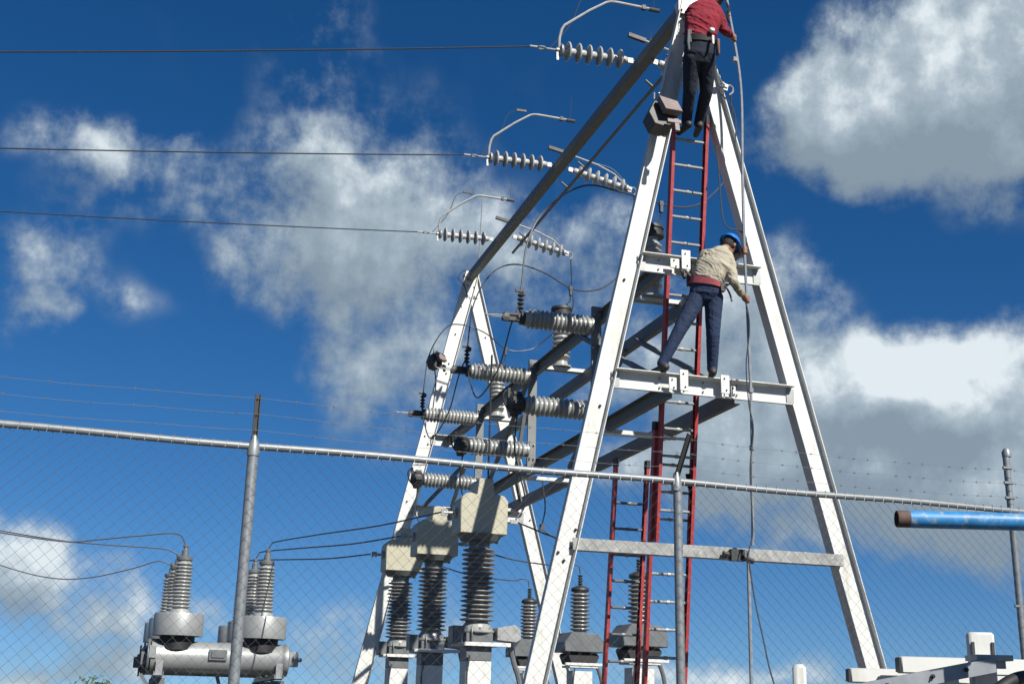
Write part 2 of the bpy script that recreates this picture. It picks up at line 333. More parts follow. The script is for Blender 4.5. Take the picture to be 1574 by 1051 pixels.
# top beam: rectangular tube from apex to apex, with a guard angle slung below it
m = MB(); m.extrude([(-.072, -.09), (.072, -.09), (.072, .06), (-.072, .06)], (APX - .02, YN - .0, APZ - .02), (APX - .02, YF + .25, APZ - .02), X1, Z1)
tb = part('top_beam', m, MBEAM, gantry, .012)
m = MB(); m.box((APX - .02, YN - .06, APZ - .02), (.27, .02, .30)); part('end_plate', m, MG, tb)
b = MB(); [b.bolt((APX - .02 + dx, YN - .07, APZ - .02 + dz), -Y1, .02) for dx in (-.11, .11) for dz in (-.12, .12)]; part('bolts', b, MDARK, tb)
m = MB(); m.angle((APX + .20, YN + .3, APZ - .27), (APX + .20, YF - 2.2, APZ - .27), .032, .005, X1, Z1); part('guard_angle', m, MBEAM, gantry)
for y in (12.9, 13.6, 16.3, 17.1, 19.4):
    m = MB(); m.bar((APX + .10, y, APZ - .17), (APX + .22, y, APZ - .26), .04, .012); part('hanger', m, MBEAM, gantry)
# long lower beams
BX1, BX2 = 5.15, 5.88
for z, xs in ((ZB1 - .03, (BX1 - .02, BX2 - .02)), (ZB2 - .06, (BX1 + .06, BX2 + .06))):
    for i, x in enumerate(xs):
        m = MB(); m.channel((x, YN + .005, z), (x, YF - .02, z), .17, .075, .010, X1 if i else -X1)
        part('long_beam', m, MBEAM, gantry, .002)
# ties across the beams (they also carry the arresters)
ARY = (13.32, 16.82, 20.4)
for y in ARY:
    m = MB(); m.channel((BX1 - .1, y, ZB1 + .075), (BX2 + .08, y, ZB1 + .075), .13, .05, .009, -Z1); part('cross_tie', m, MW, gantry)
for y in (13.9, 17.4, 20.6):
    m = MB(); m.channel((BX1 - .05, y, ZB2 - .17), (BX2 + .15, y, ZB2 - .17), .12, .05, .009, Z1); part('cross_tie', m, MW, gantry)
# upright posts that carry the switch insulators
SWY = (13.95, 16.65, 19.65)
for y in SWY:
    m = MB(); m.channel((BX1 - .105, y, ZB2 - .22), (BX1 - .105, y, ZB1 + .11), .12, .05, .008, Y1); po = part('switch_post', m, MBEAM, gantry)
    b = MB(); [b.bolt((BX1 - .105 + dx, y - .002, z), -Y1, .014) for dx in (-.03, .03) for z in (ZB2, ZB2 + .2, ZB1 - .2, ZB1)]; part('bolts', b, MG, po)
# braces between the upper and lower beams
for p0, p1 in (((5.06, 14.6, ZB1 - .1), (5.15, 12.12, ZB2 + .06)), ((5.80, 14.5, ZB1 - .1), (5.86, 12.10, ZB2 + .06)), ((5.80, 17.2, ZB2 + .02), (5.84, 15.0, ZB1 - .1)), ((5.1, 19.3, ZB2), (5.1, 17.1, ZB1 - .1))):
    m = MB(); m.bar(p0, p1, .055, .055); part('diagonal_brace', m, MBEAM, gantry)
for p0, p1 in ((at(718, 709, Y=20.2), at(652, 777, Y=20.9)), (at(714, 718, Y=20.4), at(694, 779, Y=21.0)), (at(806, 636, Y=17.0), at(794, 716, Y=17.3)), (at(790, 722, Y=19.2), at(800, 770, Y=19.4))):
    m = MB(); m.bar(p0, p1, .05, .05); part('knee_brace', m, MBEAM, gantry)

# ------------------------------------------------------------------ dead-end insulator strings
def disc_profile():
    return [(.018, -.075), (.04, -.072), (.048, -.055), (.05, -.01), (.062, -.004), (.10, .006), (.124, .022), (.128, .032), (.122, .040), (.112, .036), (.100, .026), (.092, .040), (.086, .026), (.070, .024), (.064, .040), (.058, .026), (.030, .03), (.018, .05), (.016, .07)]
def string_line(name, label, right, root):
    t = thing(name, label, 'insulator string', root, 'insulator strings on the top beam')
    o = Vector(root)
    h = MB(); h.tube([o, o + X1*.10], .016, 8); h.box(o + X1*.05, (.07, .03, .07)); part('shackle', h, MG, t)
    me = None
    for k in range(6):
        if me is None:
            d = MB(); d.lathe(disc_profile(), o, (1, 0, 0), 24); ob = part('disc', d, MDISC, t); me = ob.data
        else:
            ob = bpy.data.objects.new('disc', me); C.objects.link(ob); ob.parent = t
        ob.location = (.17 + .141 * k, 0, 0)
    e = .17 + .141 * 6 - .02
    if not right:
        m = MB(); m.lathe([(.02, -.02), (.075, 0), (.085, .015), (.085, .03), (.03, .05), (.03, .09)], o + X1*(e - .02), X1, 16)
        m.box(o + X1*(e + .05) - Z1*.06, (.03, .02, .16)); part('end_fitting', m, MG, t)
        m = MB(); m.tube([o + X1*(e + .05), o + X1*(e + .2)], .013, 8); m.tube(curve([o + X1*(e+.2) + Vector(q) for q in ((0, 0, 0), (.03, .03, 0), (.09, .03, 0), (.12, 0, 0), (.09, -.03, 0), (.03, -.03, 0), (0, 0, 0))], 3), .01, 6)
        m.tube([o + X1*(e + .3), o + X1*(e + .42)], .016, 8); part('dead_end_clamp', m, MG, t)
        m = MB(); m.tube([o + Vector(q) for q in ((e + .03, 0, .0), (e + .02, 0, .18), (e - .01, 0, .3), (e - .05, 0, .37), (.60, 0, .64), (.36, 0, .80), (.30, 0, .82), (.22, 0, .825), (-.36, 0, .80))], .019, 8)
        hn = part('arcing_horn', m, MG, t)
        m = MB(); m.box(o + Vector((.50, 0, .86)), (.16, .03, .035)); part('horn_clamp', m, MDARK, hn); m = MB(); m.box(o + Vector((-.16, 0, .81)), (.05, .05, .06)); part('horn_clamp', m, MDARK, hn); m = MB(); m.tube([o + Vector((-.24, 0, .80)), o + Vector((-.38, .0, .795))], .028, 8); part('horn_tip', m, MDARK, hn)
        m = MB(); m.tube(curve([o + Vector(q) for q in ((e + .16, 0, 0), (.86, .0, .40), (.72, 0, .76), (.55, 0, .86))], 5), .006, 5); part('thin_lead', m, MCABLE, hn); m = MB(); m.tube([o + Vector((-.30, 0, .80)), o + Vector((-.33, .02, 1.2))], .004, 5); part('thin_lead', m, MCABLE, hn)
    else:
        m = MB(); m.lathe([(.02, -.02), (.06, 0), (.06, .03), (.03, .05), (.03, .09)], o + X1*(e - .02), X1, 12); m.box(o + X1*(e + .05), (.06, .03, .09)); part('end_fitting', m, MG, t)
        m = MB(); m.tube(curve([o + X1*(e+.07) + Vector(q) for q in ((0, 0, 0), (.03, 0, .05), (.08, 0, .03), (.09, 0, -.03), (.05, 0, -.09))], 3), .012, 6); part('dead_end_clamp', m, MG, t)
        m = MB(); m.tube([o + Vector(q) for q in ((e + .02, 0, .02), (.75, 0, .17), (.45, 0, .23), (-.12, .0, .25), (-.34, 0, .25))], .015, 8); hn = part('arcing_horn', m, MG, t)
        m = MB(); m.box(o + Vector((-.25, 0, .25)), (.24, .05, .05)); part('horn_tip', m, MDARK, hn); m = MB(); m.box(o + Vector((-.06, 0, .25)), (.03, .05, .07)); part('horn_clamp', m, MDARK, hn)
        m = MB(); m.tube([o + Vector((-.05, 0, .26)), o + Vector((-.08, .02, .42))], .004, 5); part('thin_lead', m, MCABLE, hn); m = MB(); m.tube(curve([o + Vector(q) for q in ((e, 0, .06), (.72, 0, .24), (.45, 0, .25))], 4), .006, 5); part('thin_lead', m, MCABLE, hn)
    return t
ST_Y = (13.45, 16.88, 20.3)
llab = ('white disc insulator string holding the topmost line wire, nearest apex', 'white disc insulator string holding the middle of three line wires', 'white disc insulator string holding the lowest of three line wires')
rlab = ('white disc insulator string mostly hidden behind the gantry apex', 'white disc insulator string right of the top beam, beside the near white leg', 'white disc insulator string right of the top beam, above the far A-frame')
protoL = protoR = None; HOTL = []; HOTR = []
for k in range(3):
    if protoL is None:
        protoL = t = string_line('insulator_string', llab[0], False, (0, 0, 0)); protoR = r = string_line('insulator_string', rlab[0], True, (0, 0, 0))
    else:
        t = copy_tree(protoL); r = copy_tree(protoR); t['label'] = llab[k]; r['label'] = rlab[k]
    t.location = (APX - .12, ST_Y[k], APZ - .01); t.rotation_euler = (0, R(1.5), math.pi)
    r.location = (APX + .10, ST_Y[k] - (.3, .1, .45)[k], APZ - .08); r.rotation_euler = (0, R(11), 0)
    if k == 0: r.location.x -= .10; r.location.z -= .06
    HOTL.append(Vector((APX - .12 - 1.40, ST_Y[k], APZ - .05))); HOTR.append(r.location + Vector((1.12*math.cos(R(11)), 0, -1.12*math.sin(R(11)) - .08)))
# line conductors to the left
wl = ('topmost of three line wires stretching left across the sky', 'middle of three line wires stretching left across the sky', 'lowest of three line wires stretching left across the sky')
for k, v in enumerate((80, 228, 325)):
    a = HOTL[k]; b = at(0, v, Y=ST_Y[k]) + Z1*.242; d = (b - a); q = a + d * 4.5
    m = MB(); m.tube(sag(a, q, .35, 40), .0095, 6); solo('line_wire', m, MALU, wl[k], 'wire', a, 'line wires')

# ------------------------------------------------------------------ switch insulators
def shed_profile(n, L, core, shed, thick=.5, caps=.05, alt=0.0):
    p = [(core*.9, 0), (core, caps*.3), (core, caps)]; s = (L - 2*caps) / n
    for i in range(n):
        z = caps + s*i; r = shed - (alt if i % 2 else 0)
        p += [(core, z + s*.12), (r*.97, z + s*.40), (r, z + s*.50), (r*.985, z + s*.62), (core + (r-core)*.35, z + s*.80), (core, z + s*.92)]
    return p + [(core, L - caps), (core, L - caps*.3), (core*.9, L)]
def switch_insulator(label, lower, loc):
    t = thing('horizontal_insulator', label, 'insulator', loc, 'horizontal switch insulators'); o = Vector(loc)
    n, L = (14, .86) if not lower else (13, .84)
    m = MB(); m.lathe(shed_profile(n, L, .095, .125, caps=.03), o - X1*.03, -X1, 24); part('porcelain', m, MPOR, t)
    m = MB(); m.lathe([(.10, 0), (.10, .03), (.075, .035)], o, -X1, 16); part('mounting_flange', m, MG, t)
    e = o - X1*(L + .02)
    if not lower:
        m = MB(); m.lathe([(.075, 0), (.085, .02), (.085, .06), (.05, .075), (.05, .1)], e, -X1, 14); m.box(e - X1*.16 + Z1*.03, (.22, .10, .03)); m.box(e - X1*.17 - Z1*.025, (.24, .07, .05)); m.lathe([(.0, 0), (.05, .01), (.05, .05), (0, .06)], e - X1*.25 - Z1*.02 - Y1*.06, Y1, 12)
        head = part('terminal_head', m, MDARK, t)
        m = MB()
        for dy in (-.03, .03): m.tube(curve([e - X1*.26 + Y1*dy, e - X1*.38 + Y1*dy*1.2 - Z1*.0, e - X1*.5 + Y1*dy*2 + Z1*dy*.8], 4), .007, 6)
        part('contact_horn', m, MG, head)
        m = MB(); q = e - X1*.06 + Z1*.08; m.tube([q, q + Z1*.26], .018, 8)
        for i in range(4): m.lathe([(.025, 0), (.042, .012), (.042, .026), (.025, .036)], q + Z1*(.03 + .055*i), Z1, 8)
        m.box(q + Z1*.27 - X1*.02, (.10, .03, .03)); m.box(q + Z1*.24 + X1*.04, (.03, .06, .05)); part('terminal_stud', m, MDARK, t)
    else:
        m = MB(); m.lathe([(.06, 0), (.09, .02), (.125, .05), (.135, .10), (.12, .17), (.07, .21), (.03, .22)], e, -X1, 12)
        for a in range(6): m.box(e - X1*.11 + Vector((0, math.cos(a*1.05), math.sin(a*1.05)))*.125, (.10, .05, .05), Matrix.Rotation(-a*1.05, 3, 'X'))
        m.tube(curve([e - X1*.15 + Z1*.1, e - X1*.22 + Z1*.16, e - X1*.27 + Z1*.1, e - X1*.24 - Z1*.02, e - X1*.19 - Z1*.08], 3), .012, 6); m.box(e - X1*.2 + Z1*.13, (.03, .04, .12)); part('jaw_contact', m, MDARK, t)
    return t
up_l = ('grey ribbed horizontal insulator touching the near white leg, black terminal on its left', 'grey ribbed horizontal insulator in the middle of the upper three, black terminal', 'grey ribbed horizontal insulator overlapping the far left leg, its black terminal pointing left')
lo_l = ('grey ribbed horizontal insulator half hidden by the near white leg, round black cap', 'grey ribbed horizontal insulator in the middle of the lower three, round black cap', 'grey ribbed horizontal insulator just below the fence rail, above the middle beige head')
SWU = []; SWLO = []
for k, y in enumerate(SWY):
    switch_insulator(up_l[k], False, (BX1 - .165, y, 6.13)); switch_insulator(lo_l[k], True, (BX1 - .165, y, 5.04))
    SWU.append(Vector((BX1 - .165 - .94, y, 6.47))); SWLO.append(Vector((BX1 - .165 - .95, y, 4.95)))
m = MB(); p = Vector((4.37, SWY[1] - .17, 6.35)); m.tube([p, Vector((4.37, SWY[1] - .17, 4.5))], .014, 6); solo('switch_rod', m, MDARK, 'thin dark vertical rod in front of the middle pair of insulators', 'rod', p)

# ------------------------------------------------------------------ surge arresters on the upper beams
def arrester(label, loc):
    t = thing('surge_arrester', label, 'surge arrester', loc, 'arresters on the upper beams'); o = Vector(loc)
    m = MB(); m.lathe([(.16, 0), (.16, .02), (.11, .03), (.10, .09), (.13, .12)], o, Z1, 18); m.bolt(o + Vector((.14, 0, .02)), Z1); m.bolt(o - Vector((.14, 0, -.02)), Z1); part('base', m, MPOR, t)
    m = MB(); m.lathe(shed_profile(8, .62, .105, .14, caps=.02), o + Z1*.10, Z1, 24); part('porcelain', m, MPOR, t)
    m = MB(); m.lathe([(.09, 0), (.09, .10), (.12, .11)], o + Z1*.70, Z1, 18); part('neck', m, MPOR, t)
    m = MB(); m.lathe([(.13, 0), (.165, .01), (.165, .05), (.15, .06), (.15, .10), (.165, .11), (.155, .15), (.06, .165), (.02, .19)], o + Z1*.78, Z1, 12); m.tube([o + Vector((.08, 0, .92)), o + Vector((.08, 0, 1.0))], .014, 6); part('cap', m, MDARK, t)
    return t
alab = ('ribbed vertical arrester above the upper cross bar, behind the near white leg', 'ribbed vertical arrester with black cap behind the insulator nearest the white leg', 'ribbed vertical arrester with black cap beside the far A-frame right leg')
for k, y in enumerate(ARY): arrester(alab[k], (5.52, y, ZB1 + .08))
# bus leads: string end -> tap over the arrester -> arc -> switch terminal
blab = ('black jumper wire arching from behind the near white leg to the rightmost switch terminal', 'black jumper wire arching from the near white leg to the middle switch terminal', 'black jumper wire curving past the far A-frame to the leftmost switch terminal')
TAPZ = 7.62
for k in range(3):
    h = HOTR[k]; y = ARY[k]; tap = Vector((5.66, y, TAPZ))
    pts = [h, h + Vector((.06, .1, -.45)), h + Vector((.08, .2, -.95)), Vector((6.30, y, 7.78)), Vector((6.0, y, 7.62)), tap, Vector((5.2, (y*2+SWY[k])/3, 7.80)), Vector((4.75, (y+SWY[k])/2, 7.86)), Vector((4.38, SWY[k], 7.65)), Vector((4.12, SWY[k], 7.15)), SWU[k]]
    m = MB(); m.tube(curve(pts, 8), .011, 6); t = solo('jumper_wire', m, MCABLE, blab[k], 'wire', h, 'jumper wires of the three phases')
    m = MB(); m.box(tap, (.05, .05, .06)); m.box(tap - Z1*.07, (.035, .05, .09)); m.tube(curve([tap - Z1*.10, tap + Vector((-.01, 0, -.2)), Vector((5.60, y, 7.36))], 4), .009, 6)
    me = m.mesh('tap_clamp', h); me.materials.append(MDARK); o = bpy.data.objects.new('tap_clamp', me); C.objects.link(o); o.parent = t
slab = ('slack black wire hanging between the right and middle switch terminals', 'slack black wire hanging between the middle and left switch terminals')
for k in range(2):
    a = SWU[k] + Vector((.0, 0, -.12)); b = SWU[k+1] + Vector((-.02, 0, -.15))
    m = MB(); m.tube(curve([a, a + Vector((-.10, .05, -.3)), a.lerp(b, .35) + Vector((-.0, 0, -.62)), a.lerp(b, .7) + Vector((.0, 0, -.78)), b + Vector((.02, -.25, -.42)), b], 8), .010, 6); solo('slack_wire', m, MCABLE, slab[k], 'wire', a, 'slack wires between switch terminals')

# ------------------------------------------------------------------ current transformers
def current_transformer(label, loc):
    t = thing('current_transformer', label, 'transformer', loc, 'current transformers on pedestals'); o = Vector(loc); x, y = o.x, o.y
    m = MB(); m.box((x, y, 1.02), (.30, .30, 2.04)); p = part('pedestal', m, MW, t, .006)
    m = MB(); m.box((x, y, .03), (.55, .55, .06)); part('base_plate', m, MG, p)
    m = MB(); m.box((x, y, 2.12), (.30, .31, .155)); part('collar', m, MSLATE, t, .004)
    m = MB(); m.box((x + .08, y - .20, 2.225), (.56, .05, .045)); m.box((x, y + .02, 2.225), (.50, .36, .04)); part('mounting_plate', m, MW, t, .003)
    m = MB(); m.box((x, y, 2.30), (.32, .32, .11)); m.box((x - .25, y, 2.33), (.12, .24, .2)); m.tube([(x - .29, y - .14, 2.24), (x - .29, y - .14, 2.42)], .015, 6); m.tube([(x - .1, y - .19, 2.24), (x - .1, y - .19, 2.42)], .012, 6); part('base_tank', m, MSLATE, t, .006)
    m = MB(); m.extrude([(-.13, -.08), (.1, -.10), (.16, -.06), (.15, .05), (.08, .10), (-.13, .06)], (x + .34, y - .17, 2.36), (x + .34, y + .10, 2.36), X1, Z1); jb = part('junction_box', m, MG, t, .004)
    m = MB(); m.tube(curve([(x + .40, y, 2.29), (x + .46, y, 2.05), (x + .54, y, 1.8), (x + .52, y, 1.5), (x + .3, y, .8), (x + .25, y, 0)], 6), .032, 8); part('conduit', m, MSLATE, jb)
    m = MB(); m.lathe([(.20, 0), (.21, .012), (.21, .035), (.17, .04), (.17, .06), (.165, .085), (.13, .13)], (x, y, 2.355), Z1, 24); b = [m.bolt((x + .185*math.cos(a), y + .185*math.sin(a), 2.39), Z1, .014) for a in [i*math.pi/4 for i in range(8)]]; part('flange', m, MPOR, t)
    m = MB(); m.lathe(shed_profile(16, .92, .125, .205, caps=.03, alt=.012), (x, y, 2.45), Z1, 28); part('porcelain', m, MPORD, t)
    m = MB(); m.lathe([(.125, 0), (.13, .02), (.13, .14)], (x, y, 3.36), Z1, 20); part('neck', m, MSLATE, t)
    arc = [(-.29 + .12*(1 - math.cos(a)), .36 + .12*math.sin(a)) for a in [i*math.pi/12 for i in range(7)]]
    prof = [(.29, .0), (.29, .40), (.24, .46), (.12, .48), (.10, .66), (-.07, .66), (-.09, .46)] + arc[::-1] + [(-.29, .0)]
    m = MB(); m.extrude(prof, (x, y - .20, 3.49), (x, y + .24, 3.49), X1, Z1); h = part('head', m, MBEIGE, t, .01)
    m = MB(); m.lathe([(.25, 0), (.27, .0), (.22, -.07), (.13, -.08)][::-1], (x, y, 3.49), Z1, 20); part('head_skirt', m, MSLATE, t)
    m = MB(); m.lathe([(.055, 0), (.065, .02), (.055, .04), (.02, .045), (.02, .16)], (x - .29, y, 3.74), -X1, 14); m.box((x - .44, y, 3.74), (.08, .03, .08)); part('terminal', m, MPOR, h)
    m = MB(); m.tube([(x + .29, y, 3.68), (x + .40, y, 3.68)], .022, 8); m.box((x + .42, y, 3.68), (.09, .05, .05)); m.tube([(x + .2, y - .05, 3.47), (x + .2, y - .05, 3.40)], .02, 6); part('terminal', m, MG, h)
    m = MB(); m.tube([(x - .12, y - .19, 2.1), (x - .15, y - .2, 1.9), (x - .15, y - .2, 0)], .012, 6); part('ground_lead', m, MCABLE, p)
    return t
clab = ('largest beige headed transformer on ribbed column, nearest the near white leg', 'beige headed transformer on ribbed column, middle of the three', 'shaded beige headed transformer farthest left beside the far leg')
CTX, CTY = 3.72, (14.35, 16.8, 19.2)
for k, y in enumerate(CTY): current_transformer(clab[k], (CTX + (.0, .0, .02)[k], y, 0))

# ------------------------------------------------------------------ voltage transformers
def voltage_transformer(label, loc):
    t = thing('voltage_transformer', label, 'transformer', loc, 'voltage transformers on pedestals'); o = Vector(loc); x, y = o.x, o.y
    m = MB(); m.box((x, y, 1.03), (.30, .30, 2.06)); p = part('pedestal', m, MW, t, .006)
    m = MB(); m.box((x, y, .03), (.55, .55, .06)); part('base_plate', m, MG, p)
    m = MB(); m.box((x, y - .02, 2.115), (.44, .36, .03)); m.box((x + .02, y - .19, 2.15), (.62, .05, .04)); part('mounting_plate', m, MW, t, .003)
    m = MB(); m.extrude([(-.19, -.14), (.19, -.14), (.24, -.02), (.20, .02), (-.22, .02), (-.24, -.02)], (x, y - .2, 2.29), (x, y + .24, 2.29), X1, Z1); part('lower_case', m, MBLACK, t, .006)
    m = MB(); m.extrude([(-.32, .0), (.30, .0), (.30, .15), (.20, .27), (-.20, .29), (-.32, .14)], (x, y - .26, 2.32), (x, y + .3, 2.32), X1, Z1); part('case', m, MSLATE, t, .012)
    m = MB(); m.lathe(shed_profile(10, .62, .10, .15, caps=.03), (x, y, 2.60), Z1, 24); part('porcelain', m, MPORD, t)
    m = MB(); m.lathe([(.13, 0), (.14, .02), (.13, .05), (.06, .085), (.025, .09), (.025, .12), (.02, .25)], (x, y, 3.21), Z1, 18)
    for i in range(4): m.lathe([(.02, 0), (.04, .01), (.04, .02), (.02, .03)], (x, y, 3.31 + .04*i), Z1, 8)
    part('cap', m, MDARK, t)
    m = MB(); m.tube(curve([(x + .2, y + .0, 2.18), (x + .30, y, 2.08), (x + .36, y, 1.8), (x + .3, y, 1.4), (x + .2, y, .6), (x + .2, y, 0)], 6), .03, 8); part('conduit', m, MSLATE, t)
    m = MB(); m.tube([(x - .14, y - .19, 2.1), (x - .16, y - .19, 1.9), (x - .16, y - .19, 0)], .011, 6); part('ground_lead', m, MCABLE, p)
    return t
vlab = ('grey cased voltage transformer behind the red ladders', 'grey cased voltage transformer just right of the near white leg', 'grey cased voltage transformer half hidden left of the near white leg')
VTX, VTY = 6.2, (15.5, 17.86, 20.5)
for k, y in enumerate(VTY): voltage_transformer(vlab[k], (VTX + (.02, .02, .03)[k], y, 0))

# ------------------------------------------------------------------ circuit breaker
BKY, BKS = 19.5, 1.5
bk = thing('circuit_breaker', 'silver grey circuit breaker with horizontal tanks and ribbed bushings behind fence', 'circuit breaker', (1.1, BKY + BKS, 0))
TZ = 2.11; BUSH = []
for k in range(3):
    y = BKY + BKS*k; xs_ = -.06*k
    m = MB(); m.lathe([(.18, .10), (.235, .12), (.235, .18), (.228, .20), (.228, 2.00), (.235, 2.02), (.235, 2.11), (.19, 2.13)], (xs_, y, TZ), X1, 28); tk = part('tank', m, MSILV, bk)
    m = MB(); m.lathe([(.255, .07), (.255, .10)], (xs_, y, TZ), X1, 24); m.box((xs_ + .03, y, TZ - .03), (.09, .18, .18)); part('end_flange', m, MSLATE, tk)
    m = MB(); m.box((xs_ + 2.20, y, TZ + .02), (.14, .18, .22)); m.tube([(xs_ + 2.22, y - .08, TZ + .05), (xs_ + 2.22, y - .15, TZ + .05)], .035, 10); m.tube([(xs_ + 2.24, y, TZ + .0), (xs_ + 2.33, y, TZ + .02)], .03, 8); part('crank_box', m, MSILV, tk, .006)
    if k == 0:
        m = MB(); m.box((1.07, y - .23, TZ + .04), (.26, .05, .15)); m.box((1.07, y - .26, TZ + .045), (.19, .02, .09)); part('name_plate', m, MSLATE, tk, .004)
        m = MB(); m.box((.14, y - .23, TZ + .06), (.10, .05, .18)); part('gauge_box', m, MSILV, tk, .004)
    for x in (xs_ + .47, xs_ + 1.70):
        m = MB(); m.lathe([(.255, -.14), (.255, .10)], (x, y, TZ + .24), Z1, 28); part('turret_neck', m, MBLACK, tk)
        m = MB(); m.lathe([(.2, .02), (.335, .02), (.335, .0), (.362, .0), (.365, .02), (.362, .30), (.35, .325), (.15, .34)], (x, y, TZ + .30), Z1, 36); part('turret', m, MSILV, bk)
        m = MB(); m.lathe([(.16, 0), (.15, .05)], (x, y, TZ + .635), Z1, 20)
        pr_ = [(r - .018*h/.74, h) for r, h in shed_profile(13, .74, .115, .150, caps=.03)]
        m.lathe(pr_, (x, y, TZ + .67), Z1, 24); part('bushing', m, MPOR, bk)
        m = MB(); m.lathe([(.10, 0), (.12, .015), (.12, .055), (.07, .075), (.055, .08), (.05, .16), (.035, .17), (.03, .20), (.04, .21), (.04, .24), (.02, .25)], (x, y, TZ + 1.40), Z1, 16); part('bushing_cap', m, MSLATE, bk)
        BUSH.append(Vector((x, y, TZ + 1.64)))
for x in (.25, 1.98):
    m = MB(); m.channel((x, BKY - .3, TZ - .27), (x, BKY + 2*BKS + .3, TZ - .30), .14, .06, .008, Z1); part('cradle', m, MSILV, bk)
    for y in (BKY - .1, BKY + BKS, BKY + 2*BKS + .1):
        m = MB(); m.channel((x, y, 0), (x, y, TZ - .30), .2, .1, .01, Y1); part('leg', m, MSLATE, bk)
        m = MB(); m.box((x, y - .16, TZ - .17), (.10, .02, .24)); part('bracket', m, MSILV, bk)
for p0, p1 in (((1.1, BKY + .1, TZ - .25), (1.6, BKY + .1, .3)), ((.0, BKY - .1, TZ - .26), (.25, BKY - .1, TZ - .6))):
    m = MB(); m.bar(p0, p1, .07, .05); part('strut', m, MSLATE, bk)
m = MB(); m.box((1.1, BKY + .5, 1.0), (.8, .6, 1.0)); part('control_cabinet', m, MSILV, bk, .01)
# breaker leads, left side out of the picture, right side to the current transformers
ll = ('upper of the thin cables leaving the left breaker bushings', 'second of the thin cables leaving the left breaker bushings', 'lowest of the thin cables leaving the left breaker bushings')
lp = (((272, 820), (215, 823), (150, 829), (100, 832), (0, 818), (-160, 790)), ((270, 850), (250, 843), (180, 838), (100, 831), (0, 815), (-160, 785)), ((262, 868), (243, 862), (205, 873), (140, 887), (80, 888), (0, 868), (-160, 810)))
for k in range(3):
    b = BUSH[2*k]; y = b.y
    m = MB(); m.tube(curve([b] + [at(u, v, Y=y) for u, v in lp[k]], 8), .011, 6); solo('breaker_cable', m, MCABLE, ll[k], 'cable', b, 'cables on the breaker')
rl = ('upper of the thin cables from right breaker bushings towards the transformers', 'second of the thin cables from right breaker bushings towards the transformers', 'lowest of the thin cables from right breaker bushings towards the transformers')
for k in range(3):
    b = BUSH[2*k+1]; e = Vector((CTX - .48, CTY[2-k] if k != 0 else CTY[0], 3.74)); e = Vector((CTX - .48, CTY[k], 3.74))
    a = b + Vector((.12, -.02, .13))
    pts = [b, b + Vector((.04, 0, .08)), a, b.lerp(e, .35) + Vector((0, 0, .06)), b.lerp(e, .7) + Vector((0, 0, .0)), e]
    m = MB(); m.tube(curve(pts, 8), .011, 6); solo('breaker_cable', m, MCABLE, rl[k], 'cable', b, 'cables on the breaker')
# transformer links
tl = ('thin cable from the largest beige head to the transformer behind the ladders', 'thin cable from the middle beige head to the transformer right of the near leg', 'thin cable from the shaded beige head to the half hidden transformer')
for k in range(3):
    a = Vector((CTX + .46, CTY[k], 3.68)); e = Vector((VTX + .02, VTY[k], 3.48))
    m = MB(); m.tube(curve([a, a.lerp(e, .35) - Z1*.05, a.lerp(e, .8) + Z1*.03, e + Vector((-.14, 0, .13)), e + Vector((-.03, 0, .11)), e], 8), .010, 6); solo('link_cable', m, MCABLE, tl[k], 'cable', a, 'cables between transformers')
dl = ('black dropper wire beside the near beige head, below the lower beams', 'black dropper wire beside the lower middle insulator', 'black dropper wire under the leftmost insulator')
for k in range(3):
    a = SWLO[k]; e = Vector((CTX + .44, CTY[k], 3.70))
    m = MB(); m.tube(curve([a, a + Vector((.0, .05, -.5)), e + Vector((.12, 0, .25)), e], 8), .010, 6); solo('dropper_wire', m, MCABLE, dl[k], 'wire', a, 'droppers to the transformers')
a = at(832, 715, Y=18.5); m = MB(); m.tube(curve([a, at(835, 750, Y=18.5), at(838, 780, Y=18.5), at(833, 808, Y=18.5)], 5), .011, 6); m.box(at(833, 810, Y=18.5), (.07, .05, .09)); m.tube(sag(at(833, 812, Y=18.5), at(880, 835, Y=18.2), .05, 6), .011, 6)
solo('hanging_lead', m, MCABLE, 'short black lead with clamp hanging right of the far right leg', 'wire', a)

# ------------------------------------------------------------------ floodlights, rod and small wires on the gantry
def floodlight(label, loc, s=1.0, rz=0):
    t = thing('floodlight', label, 'floodlight', loc, 'floodlights on the gantry'); o = Vector(loc); Rm = Matrix.Rotation(rz, 3, 'Z') @ Matrix.Rotation(R(-12), 3, 'X')
    def q(x, y, z): return o + Rm @ (Vector((x, y, z)) * s)
    m = MB(); a = [(-.19, .17), (-.30, -.06), (-.22, -.27), (-.06, -.30), (.10, -.24), (.17, .17)]
    m.extrude([(x*s, z*s) for x, z in a], q(0, -.02, 0), q(0, .26, 0), Rm @ X1, Rm @ Z1); h = part('housing', m, MFLOOD, t, .006)
    m = MB(); m.add([q(-.17, -.17, .16), q(.14, -.15, .12), q(.19, -.19, -.10), q(-.10, -.21, -.11), q(-.17, -.05, .16), q(.14, -.03, .12), q(.19, -.05, -.10), q(-.10, -.07, -.11)], [(3, 2, 1, 0), (4, 5, 6, 7), (0, 1, 5, 4), (1, 2, 6, 5), (2, 3, 7, 6), (3, 0, 4, 7)]); part('front_lid', m, MFLOODLID, t, .003)
    m = MB(); m.box(q(.06, -.1, -.26), (.22*s, .06*s, .06*s), Rm); m.box(q(.10, -.1, -.32), (.07*s, .05*s, .22*s), Rm); part('bracket', m, MFLOODLID, t)
    m = MB(); m.tube([q(-.2, -.04, .17), q(-.19, -.05, .30)], .012*s, 6); m.tube([q(-.19, .0, .17), q(-.19, -.22, .16)], .01*s, 6); part('visor_rod', m, MG, t)
    return t
floodlight('grey floodlight box with reddish lid below the feet of the red sweatered worker', tuple(at(1024, 172, Y=11.62)), .72)
